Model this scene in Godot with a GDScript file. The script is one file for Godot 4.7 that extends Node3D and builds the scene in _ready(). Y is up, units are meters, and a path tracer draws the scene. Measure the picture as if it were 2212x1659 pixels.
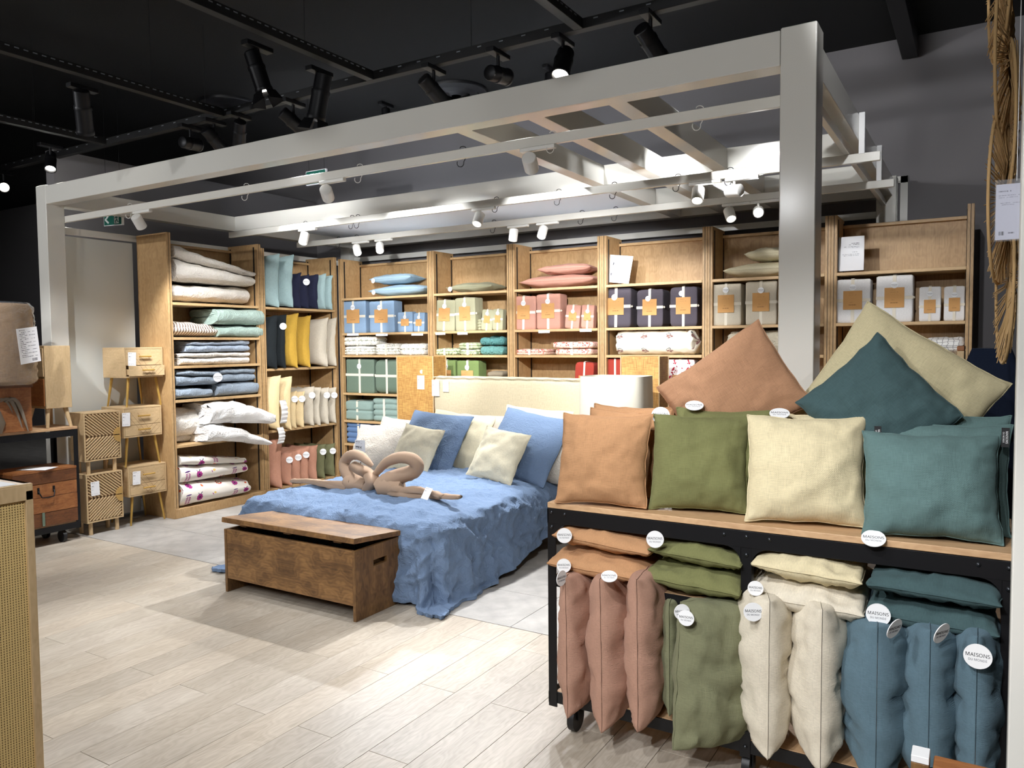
extends Node3D
# A bedding corner in a home shop: pergola with linen shelves, bed, rack of cushions. Metres, y up.
# The camera stands at CAM; ray() turns a pixel of the 2212x1659 photograph into a direction, pz/px/py cut it with a wall, side or floor plane.

const CAM := Vector3(0, 1.6, 0)
const FOCAL := 1666.134
var CB := Basis.from_euler(Vector3(deg_to_rad(-2.94684), deg_to_rad(31.27579), deg_to_rad(-0.525)))

func ray(u: float, v: float) -> Vector3: return CB * Vector3(u - 1106.0, 829.5 - v, -FOCAL)
func pz(u: float, v: float, z: float) -> Vector3:
	var d := ray(u, v)
	return CAM + d * ((z - CAM.z) / d.z)
func px(u: float, v: float, x: float) -> Vector3:
	var d := ray(u, v)
	return CAM + d * ((x - CAM.x) / d.x)
func py(u: float, v: float, y: float) -> Vector3:
	var d := ray(u, v)
	return CAM + d * ((y - CAM.y) / d.y)
func row_of(p: Vector3) -> float:
	var q := CB.inverse() * (p - CAM)
	return 829.5 + FOCAL * q.y / q.z

# ---------------------------------------------------------------- mesh builder (counter-clockwise in, clockwise out)
class MB:
	var v := PackedVector3Array()
	var n := PackedVector3Array()
	var t := PackedVector2Array()
	var c := PackedColorArray()
	var i := PackedInt32Array()
	var uvs := 1.0
	var uvo := Vector2.ZERO

	func add(p: Vector3, nn: Vector3, uv := Vector2.ZERO) -> int:
		v.append(p); n.append(nn); t.append(uv)
		return v.size() - 1
	func tri(a: int, b: int, d: int) -> void:
		i.append(a); i.append(d); i.append(b)
	func quad(a: Vector3, b: Vector3, d: Vector3, e: Vector3) -> void:
		var nn := (b - a).cross(e - a).normalized()
		var w := (b - a).length() * uvs
		var h := (e - a).length() * uvs
		var s := v.size()
		add(a, nn, uvo + Vector2(0, h)); add(b, nn, uvo + Vector2(w, h)); add(d, nn, uvo + Vector2(w, 0)); add(e, nn, uvo)
		tri(s, s + 1, s + 2); tri(s, s + 2, s + 3)
	func poly3(a: Vector3, b: Vector3, d: Vector3) -> void:
		var nn := (b - a).cross(d - a).normalized()
		var s := v.size()
		add(a, nn); add(b, nn, Vector2(1, 0)); add(d, nn, Vector2(1, 1))
		tri(s, s + 1, s + 2)

	# box with rounded-looking chamfered edges; b turns it, o is its centre
	func box(o: Vector3, size: Vector3, r := 0.003, b := Basis.IDENTITY) -> void:
		var h := size * 0.5
		r = minf(r, minf(h.x, minf(h.y, h.z)) * 0.49)
		var ids := {}
		for k in 8:
			var s := Vector3(1.0 if k & 1 else -1.0, 1.0 if k & 2 else -1.0, 1.0 if k & 4 else -1.0)
			for a in 3:
				var p := Vector3(s.x * (h.x - (0.0 if a == 0 else r)), s.y * (h.y - (0.0 if a == 1 else r)), s.z * (h.z - (0.0 if a == 2 else r)))
				var nn := Vector3.ZERO
				nn[a] = s[a]
				var uv := Vector2.ZERO
				if a == 0: uv = Vector2(p.z, p.y)
				elif a == 1: uv = Vector2(p.x, p.z)
				else: uv = Vector2(p.x, p.y)
				ids[k * 3 + a] = add(o + b * p, b * nn, uv * uvs + uvo)
		for a in 3:
			var u: int = [1, 2, 0][a]
			var w: int = [2, 0, 1][a]
			for s in 2:
				var base := (1 << a) if s else 0
				var q: Array = [ids[base * 3 + a], ids[(base | (1 << u)) * 3 + a], ids[(base | (1 << u) | (1 << w)) * 3 + a], ids[(base | (1 << w)) * 3 + a]]
				if s: tri(q[0], q[1], q[2]); tri(q[0], q[2], q[3])
				else: tri(q[0], q[2], q[1]); tri(q[0], q[3], q[2])
		for a in 3:                       # edges run along a between faces u and w
			var u: int = [1, 2, 0][a]
			var w: int = [2, 0, 1][a]
			for su in 2:
				for sw in 2:
					var k0 := ((1 << u) if su else 0) | ((1 << w) if sw else 0)
					var k1 := k0 | (1 << a)
					var q: Array = [ids[k0 * 3 + u], ids[k1 * 3 + u], ids[k1 * 3 + w], ids[k0 * 3 + w]]
					if (su == 1) != (sw == 1): tri(q[0], q[1], q[2]); tri(q[0], q[2], q[3])
					else: tri(q[0], q[2], q[1]); tri(q[0], q[3], q[2])
		for k in 8:
			var odd := (int(k & 1 != 0) + int(k & 2 != 0) + int(k & 4 != 0)) % 2 == 1
			if odd: tri(ids[k * 3], ids[k * 3 + 1], ids[k * 3 + 2])
			else: tri(ids[k * 3], ids[k * 3 + 2], ids[k * 3 + 1])

	# box between two corner points
	func span(a: Vector3, b: Vector3, r := 0.003) -> void:
		box((a + b) * 0.5, (b - a).abs(), r)

	# tapered bar with round ends cut flat
	func cyl(a: Vector3, b: Vector3, r0: float, r1: float, seg := 16, caps := true) -> void:
		var ax := (b - a).normalized()
		var e := ax.cross(Vector3.UP if absf(ax.y) < 0.9 else Vector3.RIGHT).normalized()
		var f := ax.cross(e)
		var s := v.size()
		var l := (b - a).length()
		for k in seg + 1:
			var q := TAU * k / seg
			var d := e * cos(q) + f * sin(q)
			add(a + d * r0, d, Vector2(r0 * q, 0) * uvs + uvo); add(b + d * r1, d, Vector2(r0 * q, l) * uvs + uvo)
		for k in seg:
			var p := s + k * 2
			tri(p, p + 2, p + 3); tri(p, p + 3, p + 1)
		if caps:
			for side in 2:
				var o := b if side else a
				var r := r1 if side else r0
				if r < 0.0005: continue
				var nn := ax if side else -ax
				var m := add(o, nn)
				for k in seg + 1:
					var q := TAU * k / seg
					add(o + (e * cos(q) + f * sin(q)) * r, nn)
				for k in seg:
					if side: tri(m, m + 1 + k, m + 2 + k)
					else: tri(m, m + 2 + k, m + 1 + k)

	# tube along points; rad is a number or a list
	func tube(p: PackedVector3Array, rad, seg := 8, caps := true, flat := 1.0) -> void:
		var m := p.size()
		var s := v.size()
		var last := Vector3.ZERO
		for k in m:
			var ax := (p[mini(k + 1, m - 1)] - p[maxi(k - 1, 0)]).normalized()
			var e := (last - ax * last.dot(ax)) if k > 0 else ax.cross(Vector3.UP if absf(ax.y) < 0.9 else Vector3.RIGHT)
			e = e.normalized()
			last = e
			var f := ax.cross(e)
			var r: float = rad if (rad is float) else rad[k]
			for j in seg + 1:
				var q := TAU * j / seg
				var d := e * cos(q) + f * sin(q) * flat
				add(p[k] + d * r, d.normalized(), Vector2(float(j) / seg, float(k) * 0.2))
		for k in m - 1:
			for j in seg:
				var a := s + k * (seg + 1) + j
				var b := a + seg + 1
				tri(a, a + 1, b + 1); tri(a, b + 1, b)
		if caps:
			for side in 2:
				var k := (m - 1) if side else 0
				var o := add(p[k], (p[k] - p[k - 1]).normalized() if side else (p[0] - p[1]).normalized())
				for j in seg:
					var a := s + k * (seg + 1) + j
					if side: tri(o, a, a + 1)
					else: tri(o, a + 1, a)

	# grid of (nu+1)*(nv+1) points, normals smoothed; pts[row * (nu + 1) + col]; u x v points outwards unless flip
	func grid(pts: PackedVector3Array, nu: int, nv: int, flip := false, uvsc := Vector2.ONE, uvp = null) -> void:
		var s := v.size()
		var nn := PackedVector3Array()
		nn.resize(pts.size())
		for r in nv:
			for q in nu:
				var a := r * (nu + 1) + q
				var d := a + nu + 1
				var cr := (pts[d + 1] - pts[a]).cross(pts[d] - pts[a + 1])
				if flip: cr = -cr
				nn[a] += cr; nn[a + 1] += cr; nn[d] += cr; nn[d + 1] += cr
		for k in pts.size():
			add(pts[k], nn[k].normalized(), uvp[k] if uvp != null else Vector2(float(k % (nu + 1)) / nu, float(k / (nu + 1)) / nv) * uvsc)
		for r in nv:
			for q in nu:
				var a := s + r * (nu + 1) + q
				var d := a + nu + 1
				if flip: tri(a, d + 1, a + 1); tri(a, d, d + 1)
				else: tri(a, a + 1, d + 1); tri(a, d + 1, d)

	# solid made by pushing a counter-clockwise outline (x, y) along z
	func prism(outline: PackedVector2Array, z0: float, z1: float, b := Basis.IDENTITY, o := Vector3.ZERO, smooth := false) -> void:
		var m := outline.size()
		var tr := Geometry2D.triangulate_polygon(outline)
		for side in 2:
			var z := z1 if side else z0
			var s := v.size()
			for p in outline: add(o + b * Vector3(p.x, p.y, z), b * Vector3(0, 0, 1 if side else -1), p * uvs)
			for k in range(0, tr.size(), 3):
				var a := outline[tr[k]]
				var cw := (outline[tr[k + 1]] - a).cross(outline[tr[k + 2]] - a) < 0
				if cw == (side == 1): tri(s + tr[k], s + tr[k + 2], s + tr[k + 1])
				else: tri(s + tr[k], s + tr[k + 1], s + tr[k + 2])
		var run := 0.0
		for k in m:
			var a := outline[k]
			var e := outline[(k + 1) % m]
			var d := (e - a)
			var nn := Vector2(d.y, -d.x).normalized()
			var na := nn
			var ne := nn
			if smooth:
				var d0 := a - outline[(k - 1 + m) % m]
				var d2 := outline[(k + 2) % m] - e
				na = (nn + Vector2(d0.y, -d0.x).normalized()).normalized()
				ne = (nn + Vector2(d2.y, -d2.x).normalized()).normalized()
			var s := v.size()
			add(o + b * Vector3(a.x, a.y, z0), b * Vector3(na.x, na.y, 0), Vector2(z0, run) * uvs)
			add(o + b * Vector3(e.x, e.y, z0), b * Vector3(ne.x, ne.y, 0), Vector2(z0, run + d.length()) * uvs)
			add(o + b * Vector3(e.x, e.y, z1), b * Vector3(ne.x, ne.y, 0), Vector2(z1, run + d.length()) * uvs)
			add(o + b * Vector3(a.x, a.y, z1), b * Vector3(na.x, na.y, 0), Vector2(z1, run) * uvs)
			tri(s, s + 1, s + 2); tri(s, s + 2, s + 3)
			run += d.length()

	func lathe(o: Vector3, profile: PackedVector2Array, seg := 24, b := Basis.IDENTITY) -> void:   # profile: (radius, height) upwards
		var pts := PackedVector3Array()
		for p in profile:
			for k in seg + 1:
				var q := -TAU * k / seg
				pts.append(o + b * Vector3(cos(q) * p.x, p.y, sin(q) * p.x))
		grid(pts, seg, profile.size() - 1, false, Vector2(2, 1))

	func mesh() -> ArrayMesh:
		var a := []
		a.resize(Mesh.ARRAY_MAX)
		a[Mesh.ARRAY_VERTEX] = v; a[Mesh.ARRAY_NORMAL] = n; a[Mesh.ARRAY_TEX_UV] = t; a[Mesh.ARRAY_INDEX] = i
		var m := ArrayMesh.new()
		m.add_surface_from_arrays(Mesh.PRIMITIVE_TRIANGLES, a)
		return m

# ---------------------------------------------------------------- objects
var taken := {}
func numbered(called: String, where := "") -> String:
	var key := where + "/" + called
	taken[key] = taken.get(key, -1) + 1
	return called if taken[key] == 0 else "%s_%03d" % [called, taken[key]]
func tag(o: Node3D, label: String, category: String, group := "", kind := "") -> Node3D:
	if label: o.set_meta("label", label)
	if category: o.set_meta("category", category)
	if group: o.set_meta("group", group)
	if kind: o.set_meta("kind", kind)
	return o
func thing(called: String, label: String, category: String, at := Vector3.ZERO, group := "", b := Basis.IDENTITY) -> Node3D:
	var o := Node3D.new()
	o.name = numbered(called)
	o.transform = Transform3D(b, at)
	add_child(o)
	return tag(o, label, category, group)
func part(parent: Node3D, called: String, m, mat: Material, at := Vector3.ZERO, b := Basis.IDENTITY, label := "") -> MeshInstance3D:
	var o := MeshInstance3D.new()
	o.name = numbered(called, str(parent.get_instance_id()) if parent != self else "")
	o.mesh = m.mesh() if m is MB else m
	o.material_override = mat
	o.transform = Transform3D(b, at)
	o.cast_shadow = GeometryInstance3D.SHADOW_CASTING_SETTING_ON
	parent.add_child(o)
	if label: o.set_meta("label", label)
	return o
func structure(called: String, m, mat: Material) -> MeshInstance3D:
	var o := part(self, called, m, mat)
	o.set_meta("kind", "structure")
	return o
func single(called: String, m, mat: Material, label: String, category: String, at := Vector3.ZERO, b := Basis.IDENTITY, group := "") -> MeshInstance3D:
	var o := part(self, called, m, mat, at, b)
	tag(o, label, category, group)
	return o
func facing(nrm: Vector3, up := Vector3.UP) -> Basis:      # local z looks along nrm
	var z := nrm.normalized()
	var x := up.cross(z).normalized()
	return Basis(x, z.cross(x), z)

# ---------------------------------------------------------------- materials
var M := {}
func srgb(r: float, g: float, b: float) -> Color: return Color(r / 255.0, g / 255.0, b / 255.0)
func plain(c: Color, rough := 0.6, metal := 0.0, spec := 0.5) -> StandardMaterial3D:
	var m := StandardMaterial3D.new()
	m.albedo_color = c; m.roughness = rough; m.metallic = metal; m.metallic_specular = spec
	return m
func noise(seed_: int, freq: float, oct := 3, kind := FastNoiseLite.TYPE_SIMPLEX_SMOOTH) -> FastNoiseLite:
	var f := FastNoiseLite.new()
	f.seed = seed_; f.frequency = freq; f.noise_type = kind
	f.fractal_type = FastNoiseLite.FRACTAL_FBM if oct > 1 else FastNoiseLite.FRACTAL_NONE
	f.fractal_octaves = oct
	return f
func picture(w: int, h: int, f: Callable) -> Image:       # f(x, y) -> Color, w x h
	var d := PackedByteArray()
	d.resize(w * h * 3)
	var k := 0
	for y in h:
		for x in w:
			var c: Color = f.call(x, y)
			d[k] = clampi(int(c.r * 255.0), 0, 255); d[k + 1] = clampi(int(c.g * 255.0), 0, 255); d[k + 2] = clampi(int(c.b * 255.0), 0, 255)
			k += 3
	return Image.create_from_data(w, h, false, Image.FORMAT_RGB8, d)
func tex(im: Image) -> ImageTexture:
	im.generate_mipmaps()
	return ImageTexture.create_from_image(im)
func wood_picture(w: int, h: int, dark: Color, light: Color, seed_: int, knots := 0.35) -> Image:   # grain runs along y; tiles by mirroring
	var a := noise(seed_, 1.0, 3)
	var b := noise(seed_ + 7, 1.0, 2)
	var c := noise(seed_ + 13, 1.0, 1)
	return picture(w, h, func(x, y):
		var fx := absf(float(x) / w * 2.0 - 1.0)
		var fy := absf(float(y) / h * 2.0 - 1.0)
		var warp := a.get_noise_2d(fx * 2.5, fy * 1.6) * 0.6
		var ring := 0.5 + 0.5 * sin((fx * 9.0 + warp * 5.0) * TAU)
		var fine := b.get_noise_2d(fx * 70.0, fy * 2.2)
		var pore := maxf(0.0, c.get_noise_2d(fx * 150.0, fy * 5.0) - 0.35)
		var s := 0.55 + 0.16 * (ring - 0.5) + 0.20 * fine + 0.34 * warp * knots * 2.0 - pore * 0.4
		return dark.lerp(light, clampf(s, 0.0, 1.0)))
func wood(dark: Color, light: Color, seed_: int, scale_: float, rough := 0.5, w := 256, h := 512, knots := 0.35, across := false) -> StandardMaterial3D:
	var m := plain(Color.WHITE, rough)
	var im := wood_picture(w, h, dark, light, seed_, knots)
	if across: im.rotate_90(CLOCKWISE)          # grain along x
	m.albedo_texture = tex(im)
	m.uv1_triplanar = true
	m.uv1_scale = Vector3.ONE * scale_
	m.uv1_triplanar_sharpness = 8.0
	return m
var weave_tex: Texture2D
var weave_nrm: Texture2D
var slub_tex: Texture2D
var wrinkle_nrm: Texture2D
func make_weaves() -> void:
	var a := noise(3, 1.0, 1)
	var b := noise(5, 1.0, 2)
	var im := picture(256, 256, func(x, y):
		var wx := 0.5 + 0.5 * sin(x * TAU / 4.0)
		var wy := 0.5 + 0.5 * sin(y * TAU / 4.0)
		var over := wx if (int(x / 4.0) + int(y / 4.0)) % 2 == 0 else wy
		var s := 0.92 + 0.08 * over + 0.06 * a.get_noise_2d(absf(x - 128.0) * 0.02, absf(y - 128.0) * 0.5) + 0.06 * a.get_noise_2d(absf(x - 128.0) * 0.5 + 90.0, absf(y - 128.0) * 0.02)
		return Color(s, s, s))
	weave_tex = tex(im)
	var hi := picture(256, 256, func(x, y):
		var wx := 0.5 + 0.5 * sin(x * TAU / 4.0)
		var wy := 0.5 + 0.5 * sin(y * TAU / 4.0)
		var over := wx if (int(x / 4.0) + int(y / 4.0)) % 2 == 0 else wy
		var s := 0.3 + 0.4 * over + 0.25 * a.get_noise_2d(absf(x - 128.0) * 0.02, absf(y - 128.0) * 0.5) + 0.25 * a.get_noise_2d(absf(x - 128.0) * 0.5 + 90.0, absf(y - 128.0) * 0.02)
		return Color(s, s, s))
	hi.bump_map_to_normal_map(2.0)
	weave_nrm = tex(hi)
	var wr := picture(256, 256, func(x, y):
		var fx := absf(x - 128.0) / 128.0
		var fy := absf(y - 128.0) / 128.0
		var q := b.get_noise_2d(fx * 2.2 + 4.0, fy * 2.2)
		var s := 1.0 - absf(b.get_noise_2d(fx * 5.0 + q * 1.5, fy * 3.0 + q)) * 1.8
		var s2 := 1.0 - absf(b.get_noise_2d(fx * 3.0 + 31.0 - q, fy * 8.0 + q * 1.6)) * 1.8
		var h := 0.5 * maxf(s, 0.0) * maxf(s, 0.0) + 0.5 * maxf(s2, 0.0) * maxf(s2, 0.0)
		return Color(h, h, h))
	wr.bump_map_to_normal_map(9.0)
	wrinkle_nrm = tex(wr)
func cloth(c: Color, rep := 4.0, nrm := 0.5, rough := 0.95, crumple := false) -> StandardMaterial3D:   # uv of cloth meshes is in metres
	if crumple: rep = minf(rep, 2.0)
	var m := plain(c, rough, 0.0, 0.25)
	if not crumple: m.albedo_texture = weave_tex
	m.uv1_scale = Vector3(rep, rep, 1)
	m.normal_enabled = true
	m.normal_texture = wrinkle_nrm if crumple else weave_nrm
	m.normal_scale = nrm
	m.rim_enabled = true; m.rim = 0.25; m.rim_tint = 0.6
	return m

# ---------------------------------------------------------------- soft goods
# cushion in its own xy plane, centre at the origin, seam round the edge. fat: how full, ears: corner pull, wr: wrinkle depth in metres
func cushion_points(w: float, h: float, t: float, k: int, side: float, o: Dictionary) -> Array:
	var ears: float = o.get("ears", 0.06)
	var a: float = o.get("full", 0.5)
	var au: float = o.get("full_u", a)
	var av: float = o.get("full_v", a)
	var cut: Array = o.get("creases", [])
	var wr: float = o.get("wr", 0.006)
	var sag: float = o.get("sag", 0.0)
	var bend: float = o.get("bend", 0.0)
	var f := noise(o.get("seed", 1), 1.0, 2)
	var pts := PackedVector3Array()
	var uvs := PackedVector2Array()
	var pf: float = o.get("pucker", 16.0)
	for r in k + 1:
		for q in k + 1:
			var u := sin((float(q) / k * 2.0 - 1.0) * PI / 2.0)
			var v := sin((float(r) / k * 2.0 - 1.0) * PI / 2.0)
			var x := w * 0.5 * u * (1.0 - ears * (1.0 - v * v) * absf(u))
			var y := h * 0.5 * v * (1.0 - ears * (1.0 - u * u) * absf(v))
			var low := 1.0 + sag * (-v)
			var z := t * 0.5 * pow(maxf(0.0, 1.0 - u * u), au) * pow(maxf(0.0, 1.0 - v * v), av) * low
			for cr in cut: z *= 1.0 - cr[2] * exp(-pow((v - cr[0] - cr[1] * u * side - 0.05 * sin(u * 5.0 + cr[0] * 9.0)) / 0.035, 2.0)) * smoothstep(0.0, 0.25, 1.0 - absf(u)) - cr[2] * 0.35 * exp(-pow((v - cr[0] - cr[1] * u * side) / 0.16, 2.0))
			var e := minf(1.0 - absf(u), 1.0 - absf(v))
			var body := clampf(e * 6.0, 0.0, 1.0)
			var along := v if absf(u) > absf(v) else u
			var puck := f.get_noise_2d(along * pf * 0.5, 3.0 * signf(u + v) + side * 9.0) * exp(-e * 6.0)
			var fold := f.get_noise_3d(u * 1.7 + 5.0, v * 1.7, side * 5.0)
			var crease := 1.0 - absf(f.get_noise_3d(u * 1.3 + 20.0, v * 1.3, side * 3.0 + 8.0)) * 3.0
			z += body * wr * (puck * 2.2 + fold * 1.6 + maxf(0.0, crease) * 0.7 - 0.4)
			z = maxf(z, 0.0015)
			x += f.get_noise_2d(v * 2.0, 40.0) * wr * 0.8 * absf(u)
			y += f.get_noise_2d(u * 2.0, 60.0) * wr * 0.8 * absf(v)
			var zz: float = side * z + bend * (v * v - 0.4) + o.get("twist", 0.0) * u * v
			pts.append(Vector3(x, y, zz))
			uvs.append(Vector2((float(q) / k) * (w + t * 0.6) + side * 3.0, (float(r) / k) * (h + t * 0.6)))
	return [pts, uvs]
func cushion_mesh(w: float, h: float, t: float, k := 20, o := {}) -> ArrayMesh:
	var m := MB.new()
	for s in [1.0, -1.0]:
		var d := cushion_points(w, h, t, k, s, o)
		m.grid(d[0], k, k, s < 0, Vector2.ONE, d[1])
	return m.mesh()
func cushion_seam(w: float, h: float, t: float, r: float, o := {}) -> ArrayMesh:
	var k := 16
	var d: PackedVector3Array = cushion_points(w, h, t, k, 1.0, o)[0]
	var p := PackedVector3Array()
	for q in k: p.append(d[q])
	for q in k: p.append(d[q * (k + 1) + k])
	for q in k: p.append(d[k * (k + 1) + k - q])
	for q in k + 1: p.append(d[(k - q) * (k + 1)])
	var m := MB.new()
	m.tube(p, r, 5, false)
	return m.mesh()
var cushion_cache := {}
# a cushion thing: body and seam; front looks along the basis' z
func cushion(called: String, label: String, mat: Material, w: float, h: float, t: float, at: Vector3, b: Basis, o := {}, k := 18, group := "", seam_mat: Material = null) -> Node3D:
	var n := thing(called, label, "cushion", at, group, b)
	part(n, "cover", cushion_mesh(w, h, t, k, o), mat)
	part(n, "seam", cushion_seam(w, h, t, o.get("seam_r", 0.003), o), seam_mat if seam_mat else mat)
	return n

# rounded soft block (folded cloth, packs): x width, y height from 0, z depth, with crease lines at heights in the list
func soft_block(w: float, h: float, d: float, r: float, creases: Array = [], amp := 0.004, seed_ := 1, k := 22, cd := 0.014, edge := 0.28) -> ArrayMesh:
	var f := noise(seed_, 1.0, 2)
	var m := MB.new()
	var prof := PackedVector2Array()        # superellipse outline of the horizontal section
	var n := 44
	for q in n + 1:
		var a := TAU * q / n
		var c := cos(a)
		var s := sin(a)
		var e: float = edge
		prof.append(Vector2(signf(c) * pow(absf(c), e), signf(s) * pow(absf(s), e)))
	var pts := PackedVector3Array()
	var uvs := PackedVector2Array()
	var run := 0.0
	for row in k + 1:
		var y := h * (0.5 - 0.5 * cos(PI * row / k)) if k < 16 else h * row / k
		var ed := minf(y, h - y)
		var pull := 0.0
		if ed < r: pull = r - sqrt(maxf(0.0, r * r - (r - ed) * (r - ed)))
		for cr in creases:
			pull += cd * exp(-pow((y - cr) / (h * 0.022 + 0.003), 2.0))
		run = 0.0
		for q in n + 1:
			var p := prof[q]
			var x := p.x * (w * 0.5 - pull)
			var z := p.y * (d * 0.5 - pull)
			var q2 := q % n
			var nz := f.get_noise_3d(prof[q2].x * 1.5, y * 6.0, prof[q2].y * 1.5)
			var sc := 1.0 + nz * amp * 2.0 / maxf(w, 0.1)
			var top := f.get_noise_2d(x * 7.0, z * 7.0) * amp * (float(row) / k)
			pts.append(Vector3(x * sc, y + top, z * sc))
			if q > 0: run += Vector2(prof[q].x - prof[q - 1].x, prof[q].y - prof[q - 1].y).length() * 0.25
			uvs.append(Vector2(run, y))
	m.grid(pts, n, k, true, Vector2.ONE, uvs)
	for side in 2:
		var g := 10
		var cap := PackedVector3Array()
		var cu := PackedVector2Array()
		var first := (k if side else 0) * (n + 1)
		var o := Vector3.ZERO
		for q in n: o += pts[first + q] / n
		for row in g + 1:
			for q in n + 1:
				var p: Vector3 = pts[first + q].lerp(o, float(row) / g)
				if side: p.y = h + f.get_noise_2d(p.x * 7.0, p.z * 7.0) * amp + amp * 0.6 * float(row) / g * float(side)
				cap.append(p)
				cu.append(Vector2(p.x, p.z))
		m.grid(cap, n, g, side == 1, Vector2.ONE, cu)
	return m.mesh()

# thick cloth following a line in the xy plane (a fold or roll seen from its end), pushed along z from 0 to -len
func fold_mesh(line: PackedVector2Array, th: float, length: float, seed_ := 1, amp := 0.006, steps := 14, round_end := 0.03, taper := 1.0, droop := 0.0, slide := 0.0, bulge := 0.0) -> ArrayMesh:
	var f := noise(seed_, 1.0, 2)
	var cv := Curve2D.new()
	for p in line: cv.add_point(p)
	var c := PackedVector2Array()
	# smooth the line
	var src := line
	for it in 3:
		var dst := PackedVector2Array([src[0]])
		for q in src.size() - 1:
			dst.append(src[q].lerp(src[q + 1], 0.25)); dst.append(src[q].lerp(src[q + 1], 0.75))
		dst.append(src[src.size() - 1])
		src = dst
	c = src
	var m := c.size()
	var loop := PackedVector2Array()
	for side in 2:
		for q in m:
			var k := q if side == 0 else m - 1 - q
			var d := (c[mini(k + 1, m - 1)] - c[maxi(k - 1, 0)]).normalized()
			var nn := Vector2(d.y, -d.x) * (1.0 if side == 0 else -1.0)
			loop.append(c[k] + nn * th * 0.5)
			if (side == 0 and q == m - 1) or (side == 1 and q == m - 1):
				var e := d * (1.0 if side == 0 else -1.0)
				for a in [0.3, 0.5, 0.7]:
					loop.append(c[k] + nn * th * 0.5 * cos(a * PI) + e * th * 0.5 * sin(a * PI))
	var L := loop.size()
	var o := MB.new()
	var arc := PackedFloat32Array([0.0])
	for q in L: arc.append(arc[q] + loop[q].distance_to(loop[(q + 1) % L]))
	var pts := PackedVector3Array()
	var uvs := PackedVector2Array()
	for s in steps + 1:
		var z := -length * s / steps
		var ed := minf(-z, length + z)
		for q in L + 1:
			var p := loop[q % L]
			var nz := f.get_noise_3d(p.x * 9.0, p.y * 9.0, z * 6.0) * amp
			var run := f.get_noise_2d(p.x * 5.0, p.y * 5.0) * 0.022
			var mid := c[(q % L) * m / L] if false else p
			var sc := 1.0 - maxf(0.0, round_end - ed) / round_end * 0.05
			var pp := Vector2(mid.x, mid.y) * Vector2(sc, 1.0)
			var fr := float(s) / steps
			pts.append(Vector3(pp.x + nz + slide * fr, maxf(pp.y + nz, 0.001) * lerpf(1.0, taper, fr) * (1.0 + bulge * (sin(fr * PI) - 0.5)) + droop * fr * fr, z - run * (1.0 - 2.0 * fr)))
			uvs.append(Vector2(arc[q], z))
	o.grid(pts, L, steps, true, Vector2.ONE, uvs)
	var tr := Geometry2D.triangulate_polygon(loop)
	for side in 2:
		var st := o.v.size()
		for q in L: o.add(pts[(steps if side else 0) * (L + 1) + q], Vector3(0, 0, -1 if side else 1), loop[q])
		for q in range(0, tr.size(), 3):
			var a := loop[tr[q]]
			var cw := (loop[tr[q + 1]] - a).cross(loop[tr[q + 2]] - a) < 0
			if cw == (side == 0): o.tri(st + tr[q], st + tr[q + 2], st + tr[q + 1])
			else: o.tri(st + tr[q], st + tr[q + 1], st + tr[q + 2])
	return o.mesh()
func stack_line(w: float, h: float, layers: int, back := true) -> PackedVector2Array:      # serpentine: front folds on +x
	var p := PackedVector2Array()
	var dy := h / layers
	for q in layers:
		var y := dy * (q + 0.5)
		if q % 2 == 0: p.append(Vector2(-w * 0.5, y)); p.append(Vector2(0, y)); p.append(Vector2(w * 0.5, y))
		else: p.append(Vector2(w * 0.5, y)); p.append(Vector2(0, y)); p.append(Vector2(-w * 0.5, y))
	return p
func roll_line(w: float, h: float, turns: float, th: float) -> PackedVector2Array:     # spiral squeezed into w x h, starts inside
	var p := PackedVector2Array()
	var n := int(turns * 14)
	for q in n + 1:
		var a := TAU * turns * q / n
		var f := 0.18 + 0.82 * float(q) / n
		p.append(Vector2((w - th) * 0.5 * f * cos(a - PI / 2.0), h * 0.5 + (h - th) * 0.5 * f * sin(a - PI / 2.0)))
	return p

# ---------------------------------------------------------------- tags and cards
var text_cache := {}
func words(s: String, height: float, depth := 0.0006) -> TextMesh:
	var key := s + str(height)
	if not text_cache.has(key):
		var t := TextMesh.new()
		t.text = s
		var f := SystemFont.new()
		f.font_names = PackedStringArray(["Droid Sans"])
		t.font = f
		t.font_size = 24
		t.pixel_size = height / 18.0
		t.depth = depth
		t.curve_step = 4.0
		text_cache[key] = t
	return text_cache[key]
var disc_cache := {}
func disc(r: float, th := 0.0012) -> ArrayMesh:
	if not disc_cache.has(r):
		var m := MB.new()
		m.cyl(Vector3(0, 0, -th), Vector3(0, 0, th), r, r, 28)
		disc_cache[r] = m.mesh()
	return disc_cache[r]
# round paper swing tag as a part of a thing, in the thing's own axes
func swing_tag(parent: Node3D, at: Vector3, r: float, b := Basis.IDENTITY, lettered := true) -> Node3D:
	var d := part(parent, "swing_tag", disc(r), M.paper, at, b, "round white paper tag")
	if lettered:
		part(d, "lettering", words("MAISONS", r * 0.30), M.ink, Vector3(0, r * 0.12, 0.0013))
		part(d, "lettering", words("DU MONDE", r * 0.19), M.ink_grey, Vector3(0, -r * 0.28, 0.0013))
	return d
func card_mesh(w: float, h: float, th := 0.0015) -> MB:
	var m := MB.new()
	m.box(Vector3.ZERO, Vector3(w, h, th), 0.0003)
	var s := m.v.size()
	for q in [[-1, -1], [1, -1], [1, 1], [-1, 1]]:
		m.add(Vector3(w * 0.5 * q[0], h * 0.5 * q[1], th * 0.5 + 0.0002), Vector3(0, 0, 1), Vector2(0.5 + 0.5 * q[0], 0.5 - 0.5 * q[1]))
	m.tri(s, s + 1, s + 2); m.tri(s, s + 2, s + 3)
	return m
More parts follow.
